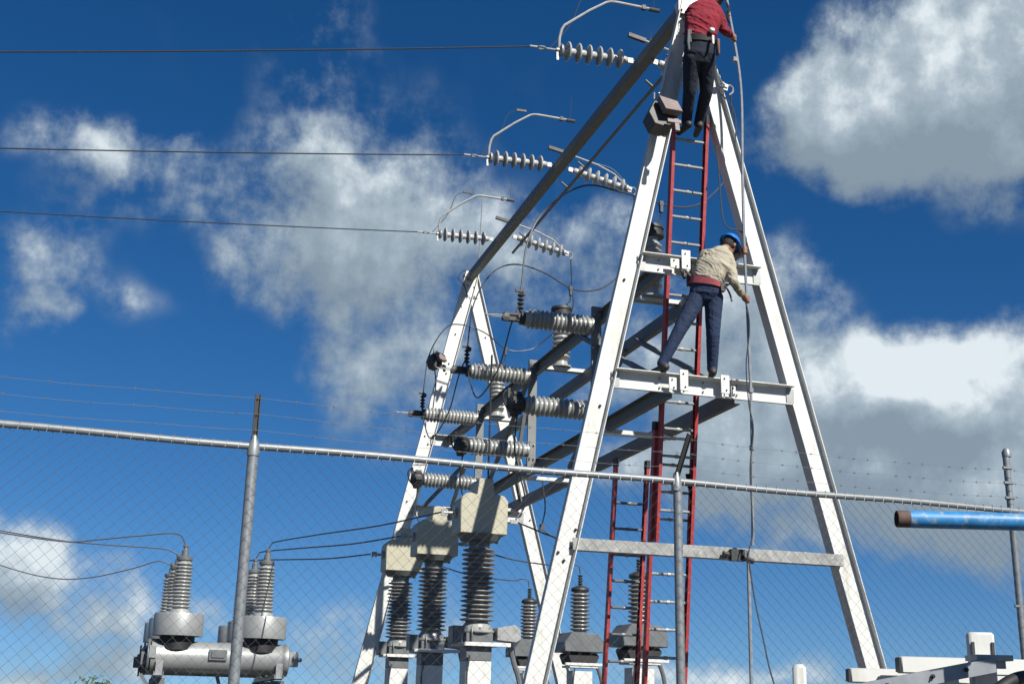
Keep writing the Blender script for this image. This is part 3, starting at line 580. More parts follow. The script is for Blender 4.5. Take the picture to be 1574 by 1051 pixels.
floodlight('small dark floodlight box on the far left leg', tuple(at(674, 552, Y=22.05)), .62, R(25))
p = at(736, 404, Y=YF); m = MB(); m.tube([p, at(742, 291, Y=YF)], [.014, .008], 6); solo('lightning_rod', m, MPIPE, 'thin pale vertical rod at the far end of the top beam', 'rod', p)
p = at(724, 416, Y=YF - .2); m = MB(); m.tube(curve([p, at(712, 416, Y=YF - .2), at(705, 427, Y=YF - .2), at(714, 440, Y=YF - .2), at(719, 456, Y=YF - .2)], 5), .011, 6); solo('ground_wire', m, MCABLE, 'small looped wire at the far apex', 'wire', p)
p = at(668, 566, Y=YF - .2); m = MB(); m.tube(curve([p, at(670, 590, Y=YF - .25), at(667, 615, Y=YF - .25), at(664, 640, Y=YF - .2)], 5), .012, 6); solo('lamp_cable', m, MCABLE, 'thin cable hanging from the small floodlight on the far leg', 'cable', p)
p = at(1100, 128, Y=11.75); m = MB(); m.tube(curve([p, at(1109, 135, Y=11.75), at(1113, 131, Y=11.75), at(1108, 128, Y=11.75), at(1104, 138, Y=11.75), at(1110, 146, Y=11.75), at(1124, 162, Y=11.75), at(1131, 185, Y=11.75), at(1130, 225, Y=11.72)], 6), .008, 6); solo('coiled_wire', m, MCABLE, 'thin coiled wire at the top of the right leg', 'wire', p)
p = at(1101, 225, Y=11.82); m = MB(); m.tube(curve([p, at(1105, 265, Y=11.8), at(1108, 310, Y=11.78), at(1113, 342, Y=11.75), at(1122, 352, Y=11.75), at(1136, 354, Y=11.74), at(1146, 364, Y=11.72), at(1147, 374, Y=11.72)], 6), .008, 6); solo('hanging_rope', m, MCABLE, 'thin black rope hanging left of the right leg above the blue helmet', 'rope', p)

# ------------------------------------------------------------------ ladders
def ladder(name, label, foot, top, widths, secs, group='red ladders', rung=None):
    foot, top = Vector(foot), Vector(top); L = (top - foot).length; d = (top - foot).normalized(); back = X1.cross(d).normalized()   # away from the camera
    if back.y < 0: back = -back
    t = thing(name, label, 'ladder', foot, group)
    for (s0, s1, w, off, x0, ph) in secs:
        for sd in (-1, 1):
            m = MB(); p0 = foot + d*s0 + back*off + X1*(x0 + sd*w/2); p1 = foot + d*s1 + back*off + X1*(x0 + sd*w/2)
            m.extrude([(-.018, -.042), (.018, -.042), (.018, -.030), (-.006, -.030), (-.006, .030), (.018, .030), (.018, .042), (-.018, .042)] if sd < 0 else [(-.018, -.042), (.018, -.042), (.018, .042), (-.018, .042), (-.018, .030), (.006, .030), (.006, -.030), (-.018, -.030)], p0, p1, X1, back)
            rl_ = part('rail', m, MRED, t)
            m = MB(); m.box(p1 - d*.03, (.044, .094, .10), Matrix((X1, back, d)).transposed()); part('end_cap', m, MBLACK, rl_)
        n = int((s1 - s0 - .15) / .305); me = None
        for i in range(n + 1):
            s_ = s0 + ph + .305*i
            if s_ > s1 - .05: break
            c = foot + d*s_ + back*off + X1*x0
            if me is None:
                m = MB(); m.extrude([(.017*math.cos(a*math.pi/4 + .39), .017*math.sin(a*math.pi/4 + .39)) for a in range(8)], c - X1*(w/2 + .012), c + X1*(w/2 + .012), back, d); m.lathe([(.0225, -.018), (.0225, .018)], c, X1, 8)
                o = part('rung', m, rung or MALURUNG, t); me = o.data; c0 = c
            else:
                o = bpy.data.objects.new('rung', me); C.objects.link(o); o.parent = t; o.location = c - c0
    return t, d, back
ft, tp = Vector((5.62, 13.45, 0)), Vector((5.50, 12.10, 8.22))
L = (tp - ft).length
lad, ld, lbk = ladder('extension_ladder', 'long red extension ladder reaching up between the white gantry legs', ft, tp, 0, [(0, 4.72, .475, .045, .0, .3), (3.40, L, .415, -.05, .0, .351)])
for sd in (-1, 1):
    b = MB(); c = ft + ld*3.9 + X1*sd*.21; b.bar(c - lbk*.05, c + ld*.28 + lbk*.04 - X1*sd*.03, .02, .05); b.box(c + ld*.2, (.03, .09, .06)); part('rung_lock', b, MBLACK, lad)
ladder('straight_ladder', 'shorter red ladder with shaded rungs left of the extension ladder', (5.26, 13.95, 0), (5.42, 13.72, 4.42), 0, [(0, 4.42, .40, 0, 0, .25)], rung=MSLATE)  # rungs get a darker grey than the other ladder's: shade put into their colour

# ------------------------------------------------------------------ conduit held by the workers, rope, lower pipe
PY = 11.70
CP = [at(u, v, Y=PY) for u, v in ((1108, -60), (1118, 5), (1128, 60), (1136, 110), (1140, 160), (1141, 250), (1143, 340), (1145, 400), (1148, 460), (1151, 530), (1154, 600), (1156, 700), (1157, 838))]
cd = thing('long_conduit', 'long thin pale pipe bowed upright between the two workers', 'pipe', CP[-1])
m = MB(); m.tube(curve(CP, 6), .017, 8); part('tube', m, MPIPE, cd)
m = MB(); m.tube(curve([at(u, v, Y=PY - .03) for u, v in ((1145, 462), (1150, 480), (1152, 510), (1147, 560), (1151, 620), (1158, 660), (1153, 720), (1156, 790), (1157, 820), (1152, 842), (1149, 858))], 6), .007, 6); part('taped_wire', m, MCABLE, cd)
for u, v in ((1119, 22), (1154, 600), (1156, 688), (1129, 92)):
    m = MB(); p = at(u, v, Y=PY); m.tube([p - Z1*.025, p + Z1*.025], .03, 8); part('tape_band', m, MG, cd)
m = MB(); m.tube(curve([at(1117, 5, Y=PY - .02), at(1121, 15, Y=PY - .05), at(1118, 28, Y=PY - .04), at(1122, 36, Y=PY - .02)], 4), .012, 6); part('tied_cord', m, MBLACK, cd)
p0 = at(1150, 846, Y=11.86); m = MB(); m.tube([p0, at(1155, 1051, Y=11.86), Vector((at(1155, 1051, Y=11.86).x + .01, 11.86, 0))], .02, 8); t = solo('upright_pipe', m, MPIPE, 'short pale pipe standing below the low cross bar, clamped to it', 'pipe', p0)
c = at(1133, 853, Y=11.88); me = MB().box(c, (.16, .07, .12)).tube([c + Vector((.05, -.03, -.02)), c + Vector((.17, -.03, -.06))], .03, 6).tube([c + Vector((-.1, 0, 0)), c + Vector((-.16, 0, .01))], .03, 6).mesh('clamp', p0); me.materials.append(MDARK); o = bpy.data.objects.new('clamp', me); C.objects.link(o); o.parent = t
p = at(1151, 862, Y=11.8); m = MB(); q = at(1190, 1051, Y=11.5); m.tube(curve([p, at(1160, 920, Y=11.75), at(1174, 985, Y=11.6), q, q + Vector((.25, -.2, -1.0)), Vector((q.x + .5, 11.2, .02))], 6), .008, 6); solo('hanging_rope', m, MCABLE, 'thin dark rope slanting down beside the upright pipe', 'rope', p)

# ------------------------------------------------------------------ chain link fence
FZ = 2.754; FA = Vector((.415, 6.0, 0)); FB = Vector((4.81, 6.16, 0)); FD = (FB - FA).normalized(); FN = Vector((FD.y, -FD.x, 0))   # FN faces the camera
def fp(s, z, off=0.0): return FA + FD*s + Z1*z + FN*off
LEN = (FB - FA).length + .05; POSTS = (-4.6, -2.3, 0, 2.245, LEN, LEN + 2.3, LEN + 4.6)
fence = thing('chain_link_fence', 'chain link fence with galvanised posts, top rail and barbed wire', 'fence', fp(2.2, 0))
S0, S1 = POSTS[0], POSTS[-1]
m = MB(); m.tube([fp(S0 + (S1-S0)*i/60, FZ + .004*math.sin(i*.9)) for i in range(61)], .0175, 10); part('top_rail', m, MTUBE, fence)
for i, s in enumerate(POSTS):
    last = i == 4; r = .026 if i != 3 else .024
    tilt = .015 if i == 3 else 0.0
    m = MB(); m.tube([fp(s + tilt*2, -.3, -.02), fp(s + tilt*.4, FZ + (-.01 if not last else .36), -.0 if not last else -.05)], r if not last else .020, 12); po = part('post', m, MTUBE, fence)
    if not last:
        m = MB(); m.lathe([(r + .004, -.05), (r + .005, .0), (.02, .025), (.014, .05)], fp(s, FZ + .0), Z1, 12); part('cap', m, MTUBE, po)
        lean = {2: (.0, .0), 3: (.055, .05)}.get(i, (0, 0))
        m = MB(); m.channel(fp(s, FZ + .03), fp(s + lean[0], FZ + .255, lean[1]), .028, .014, .004, FN); part('barb_arm', m, MBLACK, po)
    else:
        m = MB(); m.lathe([(.027, -.03), (.028, .0), (.015, .02), (.001, .024)], fp(s + .006, FZ + .36, -.05), Z1, 12); part('cap', m, MTUBE, po)
        for z in (.08, .17, .26, -.55, -.95): m = MB(); m.lathe([(.027, -.006), (.027, .006)], fp(s + .004, FZ + z, -.05), Z1, 12); m.box(fp(s - .02, FZ + z, -.03), (.05, .012, .012)); part('clamp_ring', m, MTUBE, po)
# woven mesh: each wire zigzags between two columns and hooks into its neighbours
W = .031; m = MB(); nw = int((S1 - S0) / W); rows = int((FZ - .05) / W); rw = .00095
vs, fs = [], []
rnd = random.Random(3)
bow = lambda s, z: .010*math.sin(s*1.9 + z*1.3) + .006*math.sin(s*4.3 - z*2.1)
for k in range(nw):
    base = len(vs)
    for j in range(rows + 1):
        s = S0 + (k + ((j + k) % 2))*W; z = FZ - .012 - j*W; off = .022 + bow(s, z) + (.0016 if j % 2 else -.0016)
        ctr = fp(s + .0025*math.sin(z*3 + s*2), z + .004*math.sin(s*2.3), off)
        vs += [ctr + FN*rw, ctr - FN*rw*.5 + FD*rw*.9, ctr - FN*rw*.5 - FD*rw*.9] if j % 2 else [ctr + FN*rw, ctr - FN*rw*.5 + FD*rw*.9, ctr - FN*rw*.5 - FD*rw*.9]
        if j:
            a = base + 3*(j-1); b = base + 3*j
            fs += [(a, a+1, b+1, b), (a+1, a+2, b+2, b+1), (a+2, a, b, b+2)]
m.add(vs, fs); mo = part('chain_mesh', m, MWIRE, fence); mo['kind'] = 'stuff'
m = MB()
for i in range(int((S1 - S0) / .062)):
    s = S0 + i*.062 + .01; m.tube([fp(s - .012, FZ - .02, .022), fp(s - .004, FZ + .012, .016), fp(s + .004, FZ + .021, -.004), fp(s + .012, FZ + .0, -.021), fp(s + .016, FZ - .02, -.005)], .0016, 4)
o = part('tie_wires', m, MWIRE, fence); o['kind'] = 'stuff'
for z in (.075, .155, .235):
    m = MB(); pts = []
    for i in range(len(POSTS) - 1):
        for k in range(24):
            t = k/24; s = POSTS[i] + (POSTS[i+1] - POSTS[i])*t; pts.append(fp(s, FZ + z*1.0 - .018*4*t*(1-t) + .002*math.sin(s*9), .012))
    m.tube(pts, .0009, 5)
    for i in range(int((S1 - S0) / .125)):
        p = pts[min(len(pts)-1, int(i*.125/(S1-S0)*len(pts)))]; a = rnd.random()*3
        for q in (a, a + 1.57): d = FN*math.cos(q)*.010 + Z1*math.sin(q)*.010; m.tube([p - d, p + d], .0010, 4)
        m.tube([p - FD*.010, p + FD*.010], .0018, 4)
    part('barbed_wire', m, MWIRE, fence)

# ------------------------------------------------------------------ truck-top rack and blue pipe at the right
def dd(u, v, t): return EYE + ray(u, v)*t
RD = (dd(1574, 797, 4.5) - dd(1375, 797, 4.5)).normalized()      # rack runs across the view
RB = Vector((-RD.y, RD.x, 0)); RB = RB if RB.y > 0 else -RB
RDh = Vector((RD.x, RD.y, 0)).normalized()
ro = dd(1505, 1000, 4.5); rack = thing('pipe_rack', 'white steel tube rack with slotted post at the lower right corner', 'rack', (ro.x, ro.y, 0))
def sq(p0, p1, w, name, m_=MW, bv=.004):
    m = MB(); m.bar(p0, p1, w, w); return part(name, m, m_, rack, bv)
pt, pb = dd(1509, 971, 4.5), dd(1521, 1051, 4.5)
m = MB(); w = .052
prof = [(-.046, 0), (.046, 0), (.046, .045), (-.046, .045)]
top = [( -.042, 0), (-.036, .012), (.036, .012), (.042, 0)]
m.extrude(prof, (pb.x, pb.y, 0), pt, RDh, RB); post = part('upright', m, MW, rack, .008)
for x in (-.036, .036): m = MB(); m.box(pt + RDh*x - Z1*.06 - RB*.002, (.010, .006, .05), Matrix((RDh, RB, Z1)).transposed()); part('slot', m, MDARK, post)
p = dd(1520, 1011, 4.48); m = MB(); m.box(p + Z1*.0, (.13, .12, .02), Matrix((RDh, RB, Z1)).transposed()); m.box(p - Z1*.022 - RB*.03, (.085, .03, .03), Matrix((RDh, RB, Z1)).transposed()); part('bracket', m, MG, rack)
# cross tubes with open ends
for (u, v, t_, s_) in ((1382, 1021, 4.75, .062), (1305, 1037, 4.85, .055), (1420, 1047, 4.62, .05)):
    a = dd(u, v, t_); b = a + RDh*2.4 + RB*.10; b.z = a.z
    m = MB(); m.bar(a, b, s_, s_); tb_ = part('cross_tube', m, MW, rack, .004)
    m = MB(); m.box(a - RDh*.003, (.008, s_*.86, s_*.86), Matrix((RDh, RB, Z1)).transposed()); part('tube_mouth', m, MDARK, tb_)
a, b = dd(1270, 1060, 4.3), dd(1530, 1010, 4.40)
m = MB(); m.angle(a, b, .05, .006, RB, Z1 * -1); ab = part('angle_bar', m, MPIPE, rack)
m = MB(); [m.bolt(a.lerp(b, q) - Z1*.022, -RB, .008, .01) for q in (.35, .62, .82)]; part('bolts', m, MDARK, ab)
m = MB(); q = dd(1230, 1020, 4.6); m.extrude([(-.024, 0), (.024, 0), (.024, .04), (-.024, .04)], (q.x, q.y, 0), q, RDh, RB); part('upright', m, MW, rack, .012)
# upright outside the frame that carries the blue pipe
pe = dd(1640, 797, 4.15) - Z1*.045; m = MB(); m.bar((pe.x, pe.y, 0), pe, .06, .06, RB); part('upright', m, MW, rack, .004); m = MB(); m.box(pe + Z1*.006, (.14, .10, .012)); part('bracket', m, MG, rack)
m = MB(); pe2 = pe + RDh*1.6; m.bar((pe2.x, pe2.y, 0), pe2, .06, .06, RB); part('upright', m, MW, rack, .004)
a = dd(1378, 797, 4.15); b = a + RDh*2.6
pipe = thing('blue_pipe', 'chipped blue pipe with rusty open end lying across the rack', 'pipe', a)
m = MB(); r0, r1 = .0286, .024; m.lathe([(r1, .012), (r1, .16), (r1, .5)][::-1] + [(r1, .0), (r0 - .001, 0), (r0, .004), (r0, .05)], a, RDh, 28)
mouth = part('rusty_mouth', m, MRUST, pipe)
m = MB(); m.lathe([(r0 - .0004, .035), (r0 + .0008, .055), (r0 + .0006, 2.6), (.005, 2.6)], a, RDh, 28); part('barrel', m, MBLUE, pipe)
p = dd(1600, 1046, 4.2); m = MB(); m.tube(curve([dd(1530, 1062, 4.1), dd(1555, 1046, 4.15), dd(1580, 1039, 4.2), dd(1640, 1034, 4.3), dd(1700, 1040, 4.4)], 6), .022, 10); solo('black_hose', m, MBLACK, 'black hose end at the lower right corner of the picture', 'hose', p)

# ------------------------------------------------------------------ workers
MSKIN = mat('tanned_skin', (0.2268, 0.1176, 0.0798), .55, var=.08, scale=20)
MJEAN = mat('dark_blue_denim', (.010, .024, .066), .85, var=.25, scale=7, bump=.45, bscale=22, stretch=(1, 1, .45))
MJEAN2 = mat('black_denim', (.007, .012, .026), .85, var=.4, scale=7, bump=.45, bscale=22, stretch=(1, 1, .45))
MSHIRT = mat('beige_work_shirt', (.30, .275, .215), .85, var=.1, scale=6, bump=.5, bscale=11, stretch=(1, 1, .6))
MSWEAT = mat('red_sweater', (.17, .006, .018), .9, var=.18, scale=6, bump=.5, bscale=11, stretch=(1, 1, .6))
MBOOT = mat('dark_boot_leather', (0.0252, 0.0218, 0.0202), .6, var=.3, scale=20)
MHAT = mat('blue_hard_hat', (0.0084, 0.1344, 0.5208), .3, var=.05, scale=5)
MHAIR = mat('black_hair', (0.0101, 0.0092, 0.0092), .7, var=.3, scale=40, bump=.6, bscale=80)
MCAP = mat('brown_cap', (0.1344, 0.084, 0.0672), .85, var=.2, scale=20)
MREDBELT = mat('faded_red_belt', (0.252, 0.0504, 0.0588), .8, var=.3, scale=14)
def capsule(mb, p0, p1, r0, r1, n=14):
    p0, p1 = Vector(p0), Vector(p1); L = (p1 - p0).length
    if L < 1e-4: p1 = p0 + Z1*1e-3; L = 1e-3
    pr = [(r0*math.sin(a), -r0*math.cos(a)) for a in [.15, .5, .9, 1.3]] + [(r0, 0), (r1, L)] + [(r1*math.cos(a), L + r1*math.sin(a)) for a in [.3, .7, 1.1, 1.45]]
    mb.lathe(pr, p0, p1 - p0, n)
def loft(mb, rings, n=20):
    """rings: (centre, side axis, depth axis, half width, half depth)"""
    vs = []
    for c, a, b, w, d in rings:
        for k in range(n):
            q = 2*math.pi*k/n; vs.append(c + a*(w*math.copysign(abs(math.cos(q))**.85, math.cos(q))) + b*(d*math.copysign(abs(math.sin(q))**.85, math.sin(q))))
    m = len(rings); fs = [(i*n + k, i*n + (k+1) % n, (i+1)*n + (k+1) % n, (i+1)*n + k) for i in range(m-1) for k in range(n)] + [tuple(range(n))[::-1], tuple(range((m-1)*n, m*n))]
    mb.add(vs, fs)
def ellipsoid(mb, c, ax, r, n=14):
    vs, fs = [], []; rows = 8
    for i in range(1, rows):
        t = math.pi*i/rows
        for k in range(n): q = 2*math.pi*k/n; vs.append(c + ax[0]*r[0]*math.sin(t)*math.cos(q) + ax[1]*r[1]*math.sin(t)*math.sin(q) + ax[2]*r[2]*math.cos(t))
    fs = [(i*n + k, (i+1)*n + k, (i+1)*n + (k+1) % n, i*n + (k+1) % n) for i in range(rows-2) for k in range(n)]
    o = len(vs); vs += [c + ax[2]*r[2], c - ax[2]*r[2]]
    fs += [(o, k, (k+1) % n) for k in range(n)] + [(o+1, (rows-2)*n + (k+1) % n, (rows-2)*n + k) for k in range(n)]
    mb.add(vs, fs)
def person(label, J, mats, base, facing, face_dir, head_up):
    """J: joint positions; mats: list of materials skin, shirt, trousers, boots"""
    t = thing('person', label, 'person', base, 'workers on the gantry')
    mb = MB(); seg = []
    f = Vector(facing).normalized(); side = f.cross(Z1).normalized()     # the person's right
    def limb(p0, p1, r0, r1, mi): capsule(mb, p0, p1, r0, r1); seg.append((Vector(p0), Vector(p1), r0, r1, mi))
    sp = [J['crotch'], J['pelvis'], J['waist'], J['chest'], J['upper'], J['neck']]
    hw = [.11, .175, .165, .195, .20, .075]; hd = [.10, .125, .115, .13, .115, .065]
    shd = (J['shR'] - J['shL']).normalized(); rings = []
    for i, c in enumerate(sp):
        tl_ = (sp[min(i+1, 5)] - sp[max(i-1, 0)]).normalized(); k = i/5
        a = (side.lerp(shd, min(1, max(0, (i-1)/3)))); a = (a - tl_*a.dot(tl_)).normalized(); b = tl_.cross(a)
        rings.append((c, a, b, hw[i], hd[i]))
    loft(mb, rings)
    for i in range(5): seg.append((sp[i], sp[i+1], (hw[i]+hd[i])/2, (hw[i+1]+hd[i+1])/2, 2 if i < 2 else 1))
    limb(J['neck'] - (J['head'] - J['neck'])*.3, J['head'], .058, .052, 0)
    # head with face
    fd = Vector(face_dir).normalized(); hu = Vector(head_up); hu = (hu - fd*hu.dot(fd)).normalized(); hr = fd.cross(hu); hc = J['head']
    ellipsoid(mb, hc + hu*.02, (hr, fd, hu), (.075, .095, .105)); ellipsoid(mb, hc - hu*.055 + fd*.025, (hr, fd, hu), (.055, .065, .06))
    capsule(mb, hc + fd*.095 + hu*.015, hc + fd*.112 - hu*.022, .010, .016, 8)
    for s_ in (-1, 1): ellipsoid(mb, hc + hr*s_*.078 - fd*.005, (hr, fd, hu), (.012, .022, .034), 8); ellipsoid(mb, hc + fd*.088 + hr*s_*.032 + hu*.036, (hr, fd, hu), (.024, .014, .010), 8)
    ellipsoid(mb, hc + fd*.083 - hu*.058, (hr, fd, hu), (.026, .014, .012), 8)
    seg.append((hc - hu*.06, hc + hu*.06, .085, .085, 0))
    for s_ in 'LR':
        limb(J['hip' + s_], J['knee' + s_], .105, .074, 2); limb(J['knee' + s_], J['ank' + s_], .074, .056, 2)
        td = J['toe' + s_] - J['ank' + s_]; heel = J['ank' + s_] - Vector((td.x, td.y, 0)).normalized()*.05 - Z1*.05
        limb(J['ank' + s_] - Z1*.02, heel, .05, .04, 3); limb(heel, J['toe' + s_], .045, .034, 3)
        limb(J['sh' + s_], J['el' + s_], .068, .052, 1); limb(J['el' + s_], J['wr' + s_], .052, .038, 1)
        limb(J['upper'].lerp(J['sh' + s_], .3), J['sh' + s_], .085, .070, 1)
        wr, pole, ax = J['wr' + s_], J['grip' + s_], J['axis' + s_].normalized()
        rad = J.get('rad', .017)
        od = (wr - pole); od = (od - ax*od.dot(ax)).normalized(); tg = ax.cross(od)
        palm = pole + od*(rad + .016)
        limb(wr, palm + od*.022, .030, .034, 0); ellipsoid(mb, palm, (ax, tg, od), (.045, .036, .016)); seg.append((palm - ax*.03, palm + ax*.03, .03, .03, 0))
        sg = 1 if s_ == 'R' else -1
        for i, z in enumerate((-.033, -.011, .011, .033)):           # four fingers close round the thing held
            rr = rad + .009; span = (3.5, 4.0, 3.8, 3.3)[i]; pts = []
            for k in range(7):
                an = .55 + span*k/6; q = od*math.cos(an)*rr + tg*sg*math.sin(an)*rr; pts.append(pole + q + ax*(z + .004*k/6))
            pts = [palm + tg*sg*.03 + ax*z] + pts
            mb.tube(pts, [.0105] * 3 + [.0095] * 3 + [.0085, .007], 8); seg.append((pts[0], pts[4], .01, .01, 0)); seg.append((pts[4], pts[-1], .01, .01, 0))
        pts = [palm - tg*sg*.025 - ax*.02 + od*.01, palm - tg*sg*.035 + ax*.012 - od*.008, pole - tg*sg*(rad + .012) + ax*.034, pole - tg*sg*(rad*.3) - od*(rad + .011) + ax*.05]
        mb.tube(curve(pts, 3), [.013]*4 + [.0115]*3 + [.010]*3, 8); seg.append((pts[0], pts[2], .012, .012, 0)); seg.append((pts[2], pts[3], .012, .012, 0))
    o = Vector(base)
    me = mb.mesh('body', o); ob = bpy.data.objects.new('body', me); C.objects.link(ob)
    rm = ob.modifiers.new('r', 'REMESH'); rm.mode = 'VOXEL'; rm.voxel_size = .0075; rm.use_smooth_shade = True
    sm = ob.modifiers.new('s', 'SMOOTH'); sm.factor = .5; sm.iterations = 2
    dg = bpy.context.evaluated_depsgraph_get(); me2 = bpy.data.meshes.new_from_object(ob.evaluated_get(dg)); ob.modifiers.clear(); ob.data = me2; bpy.data.meshes.remove(me); me2.name = 'body'
    me2.materials.clear()
    for q in mats: me2.materials.append(q)
    import numpy as np
    n = len(me2.polygons); cen = np.empty(n*3, 'f'); me2.polygons.foreach_get('center', cen); cen = cen.reshape(-1, 3) + np.array(o)
    best = np.full(n, 1e9); idx = np.zeros(n, 'i')
    for p0, p1, r0, r1, mi in seg:
        a = np.array(p0); d = np.array(p1 - p0); tt = np.clip(((cen - a) @ d) / max(1e-9, d @ d), 0, 1)
        ds = np.linalg.norm(cen - a - tt[:, None]*d, axis=1) / (r0 + (r1 - r0)*tt); k = ds < best; best[k] = ds[k]; idx[k] = mi
    vi = np.zeros(len(me2.vertices), 'i')
    for pl in me2.polygons:
        for q in pl.vertices: vi[q] = idx[pl.index]
    dirs = {1: (J['neck'] - J['waist']).normalized(), 2: Z1}
    nrm = [v_.normal.copy() for v_ in me2.vertices]
    for v_ in me2.vertices:
        k_ = int(vi[v_.index])
        if k_ in (1, 2):      # folds of the cloth run across the body and slant
            p_ = v_.co; ax_ = (dirs[k_] + side*.45).normalized()
            q_ = p_*4.5 + ax_*(p_.dot(ax_)*10.0) + Vector((3.1, 1.7, 7.3))
            q_ += noise.noise_vector(p_*5.0)*.5
            fold = max(0.0, 1 - 2.6*abs(noise.noise(q_))) * (.55 + .45*noise.noise(p_*4.0)) + .35*max(0.0, 1 - 3*abs(noise.noise(q_*2.1)))
            v_.co = p_ + nrm[v_.index]*((fold*.017 - .004) if k_ == 1 else (fold*.004))
    me2.polygons.foreach_set('material_index', idx.astype('i')); me2.shade_smooth(); ob.parent = t
    # eyes and hair
    for s_ in (-1, 1): m = MB(); ellipsoid(m, hc + fd*.091 + hr*s_*.032 + hu*.022, (hr, fd, hu), (.012, .006, .007), 8); part('eye', m, MHAIR, t)
    return t, (fd, hu, hr, hc), rings
def hat_shell(mb, c, ax, r, brim=0.0, cut=0.0):
    hr, fd, hu = ax; n = 24; vs, fs = [], []; rows = 7
    for i in range(rows):
        q = math.pi/2*i/(rows - .2)
        for k in range(n): a = 2*math.pi*k/n; vs.append(c + hr*r[0]*math.cos(q)*math.cos(a) + fd*r[1]*math.cos(q)*math.sin(a) + hu*r[2]*math.sin(q))
    fs = [(i*n + k, i*n + (k+1) % n, (i+1)*n + (k+1) % n, (i+1)*n + k) for i in range(rows-1) for k in range(n)] + [tuple(range((rows-1)*n, rows*n)), tuple(range(n))[::-1]]
    mb.add(vs, fs)
    if brim:
        vs = []
        for z, e in ((0, 0), (-.004, 1), (-.012, 1), (-.010, 0)):
            for k in range(n): a = 2*math.pi*k/n; ex = e*(.018 + brim*max(0, math.sin(a))**2); vs.append(c + hr*(r[0]+ex)*math.cos(a) + fd*(r[1]+ex)*math.sin(a) + hu*(z - ex*.25))
        mb.add(vs, [(i*n + k, i*n + (k+1) % n, ((i+1) % 4)*n + (k+1) % n, ((i+1) % 4)*n + k) for i in range(4) for k in range(n)])
def band(mb, rings, i0, i1, t0, t1, grow, n=24):
    def rg(t):
        c0, a0, b0, w0, d0 = rings[i0]; c1, a1, b1, w1, d1 = rings[i1]; return c0.lerp(c1, t), a0.lerp(a1, t).normalized(), b0.lerp(b1, t).normalized(), w0 + (w1-w0)*t, d0 + (d1-d0)*t
    ro_ = [rg(t0), rg(t0), rg(t1), rg(t1)]; gs = [-.01, grow, grow, -.01]; vs = []
    for (c, a, b, w, d), g_ in zip(ro_, gs):
        for k in range(n): q = 2*math.pi*k/n; vs.append(c + a*((w+g_)*math.copysign(abs(math.cos(q))**.85, math.cos(q))) + b*((d+g_)*math.copysign(abs(math.sin(q))**.85, math.sin(q))))
    mb.add(vs, [(i*n + k, i*n + (k+1) % n, ((i+1) % 4)*n + (k+1) % n, ((i+1) % 4)*n + k) for i in range(4) for k in range(n)])

# worker on the cross bar
zt = ZB2 + .10
J = dict(crotch=at(1084, 462, Y=11.72), pelvis=at(1084, 450, Y=11.70), waist=at(1086, 432, Y=11.67), chest=at(1096, 412, Y=11.66), upper=at(1103, 396, Y=11.70), neck=at(1111, 386, Y=11.75), head=at(1121, 378, Y=11.80),
         shR=at(1121, 404, Y=11.58), shL=at(1084, 394, Y=11.84), elR=at(1127, 432, Y=11.50), elL=at(1113, 402, Y=12.02), wrR=at(1141, 452, Y=11.62), wrL=at(1139, 391, Y=11.83),
         hipR=at(1097, 458, Y=11.69), hipL=at(1072, 458, Y=11.74), kneeR=at(1096, 514, Y=11.76), kneeL=at(1045, 507, Y=11.80), ankR=at(1095, 572, Y=11.90), ankL=at(1018, 558, Y=11.90))
J['ankR'].z = zt + .10; J['ankL'].z = zt + .10
J['toeR'] = J['ankR'] + Vector((.05, .15, -.066)); J['toeL'] = J['ankL'] + Vector((-.05, .14, -.066))
def on_conduit(v):
    best = None
    for p in curve(CP, 12):
        q = p - EYE; vv = 525.5 - FPX*q.dot(UP)/q.dot(FW)
        if best is None or abs(vv - v) < best[0]: best = (abs(vv - v), p)
    return best[1]
J['gripR'] = on_conduit(460); J['gripL'] = on_conduit(386); J['axisR'] = J['axisL'] = Vector((0, 0, 1))
bm_, (fd, hu, hr, hc), rings = person('worker in beige shirt, jeans and blue hard hat standing on the cross bar', J, [MSKIN, MSHIRT, MJEAN, MBOOT], (J['ankR'].x, 11.92, zt), (.55, .83, 0), (.62, .42, -.55), (.55, .25, .78))
m = MB(); hat_shell(m, hc + hu*.045, (hr, fd, hu), (.105, .125, .105), .03); part('hard_hat', m, MHAT, bm_)
m = MB(); ellipsoid(m, hc + hu*.015 - fd*.02, (hr, fd, hu), (.082, .09, .10)); part('hair', m, MHAIR, bm_)
m = MB(); band(m, rings, 1, 2, .55, 1.02, .016); bl = part('tool_belt', m, MREDBELT, bm_)
m = MB(); c, a, b, w_, d_ = rings[2]; m.tube(curve([c - a*.17 - b*.06, c - a*.24 - b*.06 + Z1*.06, at(1052, 427, Y=11.78), at(1047, 415, Y=11.86)], 5), .018, 6); m.box(c - a*.19 - Z1*.03, (.07, .06, .12)); part('safety_lanyard', m, MBOOT, bm_); m = MB(); m.tube(curve([c + a*.18, c + a*.24 - Z1*.05, at(1123, 455, Y=11.6), at(1125, 463, Y=11.6)], 4), .012, 6); m.box(c + a*.18 - Z1*.04, (.05, .06, .1)); part('loose_strap', m, MBOOT, bm_)

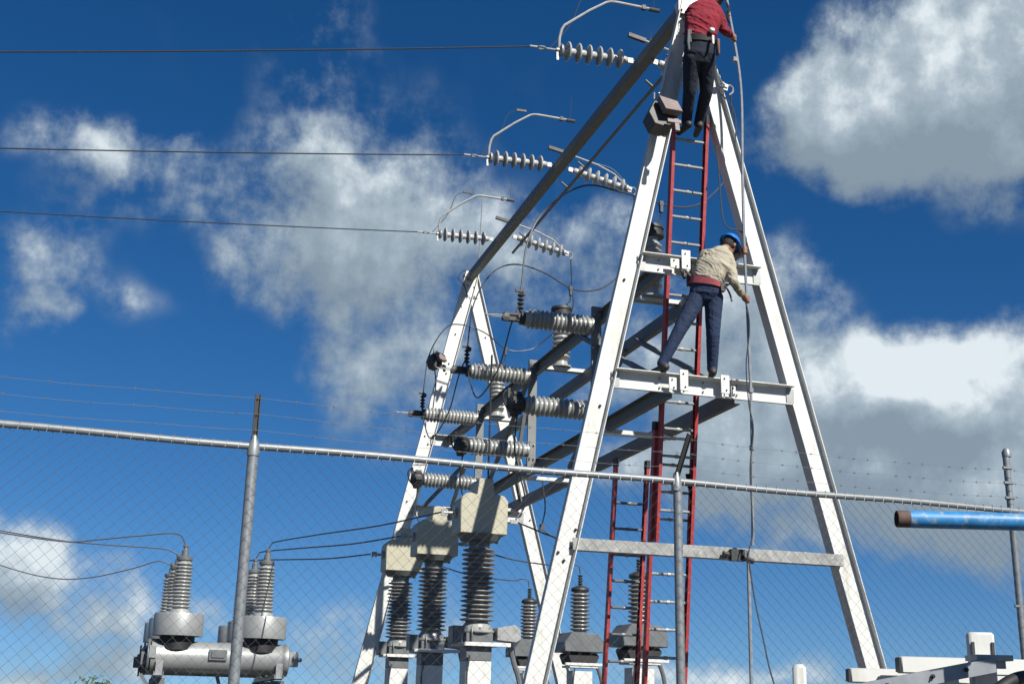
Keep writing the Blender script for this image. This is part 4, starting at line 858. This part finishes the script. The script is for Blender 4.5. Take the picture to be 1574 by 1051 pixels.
# worker at the top
J = dict(crotch=at(1074, 98, Y=11.45), pelvis=at(1075, 84, Y=11.42), waist=at(1076, 62, Y=11.38), chest=at(1080, 36, Y=11.38), upper=at(1083, 17, Y=11.43), neck=at(1090, 4, Y=11.50), head=at(1098, -9, Y=11.58),
         shR=at(1103, 24, Y=11.36), shL=at(1063, 22, Y=11.50), elR=at(1113, 46, Y=11.38), elL=at(1060, 44, Y=11.68), wrR=at(1122, 54, Y=11.60), wrL=at(1060, 30, Y=11.88),
         hipR=at(1086, 90, Y=11.43), hipL=at(1064, 90, Y=11.45), kneeR=at(1086, 140, Y=11.62), kneeL=at(1060, 140, Y=11.62), ankR=at(1074, 190, Y=11.92), ankL=at(1055, 188, Y=11.92))
J['toeR'] = J['ankR'] + Vector((.04, .17, -.06)); J['toeL'] = J['ankL'] + Vector((-.02, .17, -.06))
J['gripR'] = on_conduit(58); J['axisR'] = Vector((0, 0, 1)); J['gripL'] = J['wrL'] + Vector((-.03, .01, .075)); J['axisL'] = Vector((.3, 1, .1))
tm_, (fd, hu, hr, hc), rings = person('worker in red sweater and dark jeans seen from behind at the gantry apex', J, [MSKIN, MSWEAT, MJEAN2, MBOOT], (J['ankR'].x, 11.95, J['ankR'].z - .1), (.25, .97, 0), (.45, .75, -.5), (.25, .35, .9))
m = MB(); ellipsoid(m, hc + hu*.012 - fd*.02, (hr, fd, hu), (.081, .09, .10)); part('hair', m, MHAIR, tm_)
m = MB(); hat_shell(m, hc + hu*.045, (hr, fd, hu), (.092, .11, .085), .05); part('cap', m, MCAP, tm_)
m = MB(); band(m, rings, 1, 2, .72, 1.08, .014); bl = part('belt', m, MBLACK, tm_)
c, a, b, w_, d_ = rings[2]; ix = lambda q, r_: c + a*math.cos(q)*(w_ + r_) + b*math.sin(q)*(d_ + r_)
pz = c + a*.07 + Vector((0, -.15, 0))
m = MB(); m.box(pz + Z1*.05, (.06, .05, .05)); part('tool_pouch', m, MW, tm_, .012)
m = MB(); m.box(pz - Z1*.07 + X1*.01, (.028, .025, .11)); part('folding_rule', m, MW, tm_, .005)
pz = c - a*.17 + Vector((0, -.11, 0)); m = MB(); m.tube([pz + Z1*.05, pz - Z1*.10 - X1*.01, pz - Z1*.2 + X1*.0], [.016, .02, .012], 8); m.tube([pz + Z1*.06 + X1*.025, pz - Z1*.1 + X1*.02], .012, 6); part('pliers', m, MSLATE, tm_)
pz = c + a*.175 + Vector((0, -.05, 0)); m = MB(); m.box(pz - Z1*.10, (.03, .07, .20)); part('hip_pouch', m, MCAP, tm_, .01)

# ------------------------------------------------------------------ far tree, its top just above the horizon
def tree(label, x, y, h, w):
    t = thing('far_tree', label, 'tree', (x, y, 0)); o = Vector((x, y, 0)); rn = random.Random(5)
    m = MB(); m.tube([o, o + Vector((.1, 0, h*.35)), o + Vector((.05, .05, h*.7))], [.12, .09, .03], 8)
    for k in range(7): a = k*.9; s_ = o + Z1*h*(.3 + .05*k); m.tube([s_, s_ + Vector((math.cos(a), math.sin(a), .7))*w*.45], [.05, .015], 6)
    part('trunk', m, mat('bark', (0.0756, 0.0588, 0.042), .9, bump=.5), t)
    vs, fs = [], []
    cl = [(Vector((rn.gauss(0, .33)*w, rn.gauss(0, .33)*w, h*(.45 + .45*rn.random()))), .3 + .3*rn.random()) for _ in range(26)]
    for c_, r_ in cl:
        for _ in range(70):
            d = Vector((rn.gauss(0, 1), rn.gauss(0, 1), rn.gauss(0, 1))).normalized()*r_*rn.random()**.4; p = o + c_ + d
            a = Vector((rn.gauss(0, 1), rn.gauss(0, 1), rn.gauss(0, 1))).normalized()*.075; b = a.orthogonal()*.5; i = len(vs)
            vs += [p - a, p + b, p + a, p - b]; fs.append((i, i+1, i+2, i+3))
    m = MB(); m.add(vs, fs); part('crown', m, mat('leaves', (0.0588, 0.084, 0.0294), .7, var=.4, scale=3), t)
tp_ = at(146, 1048, Y=55)
tree('distant bushy green tree top at the bottom edge, left of the breaker', tp_.x, 55, tp_.z, 1.1)
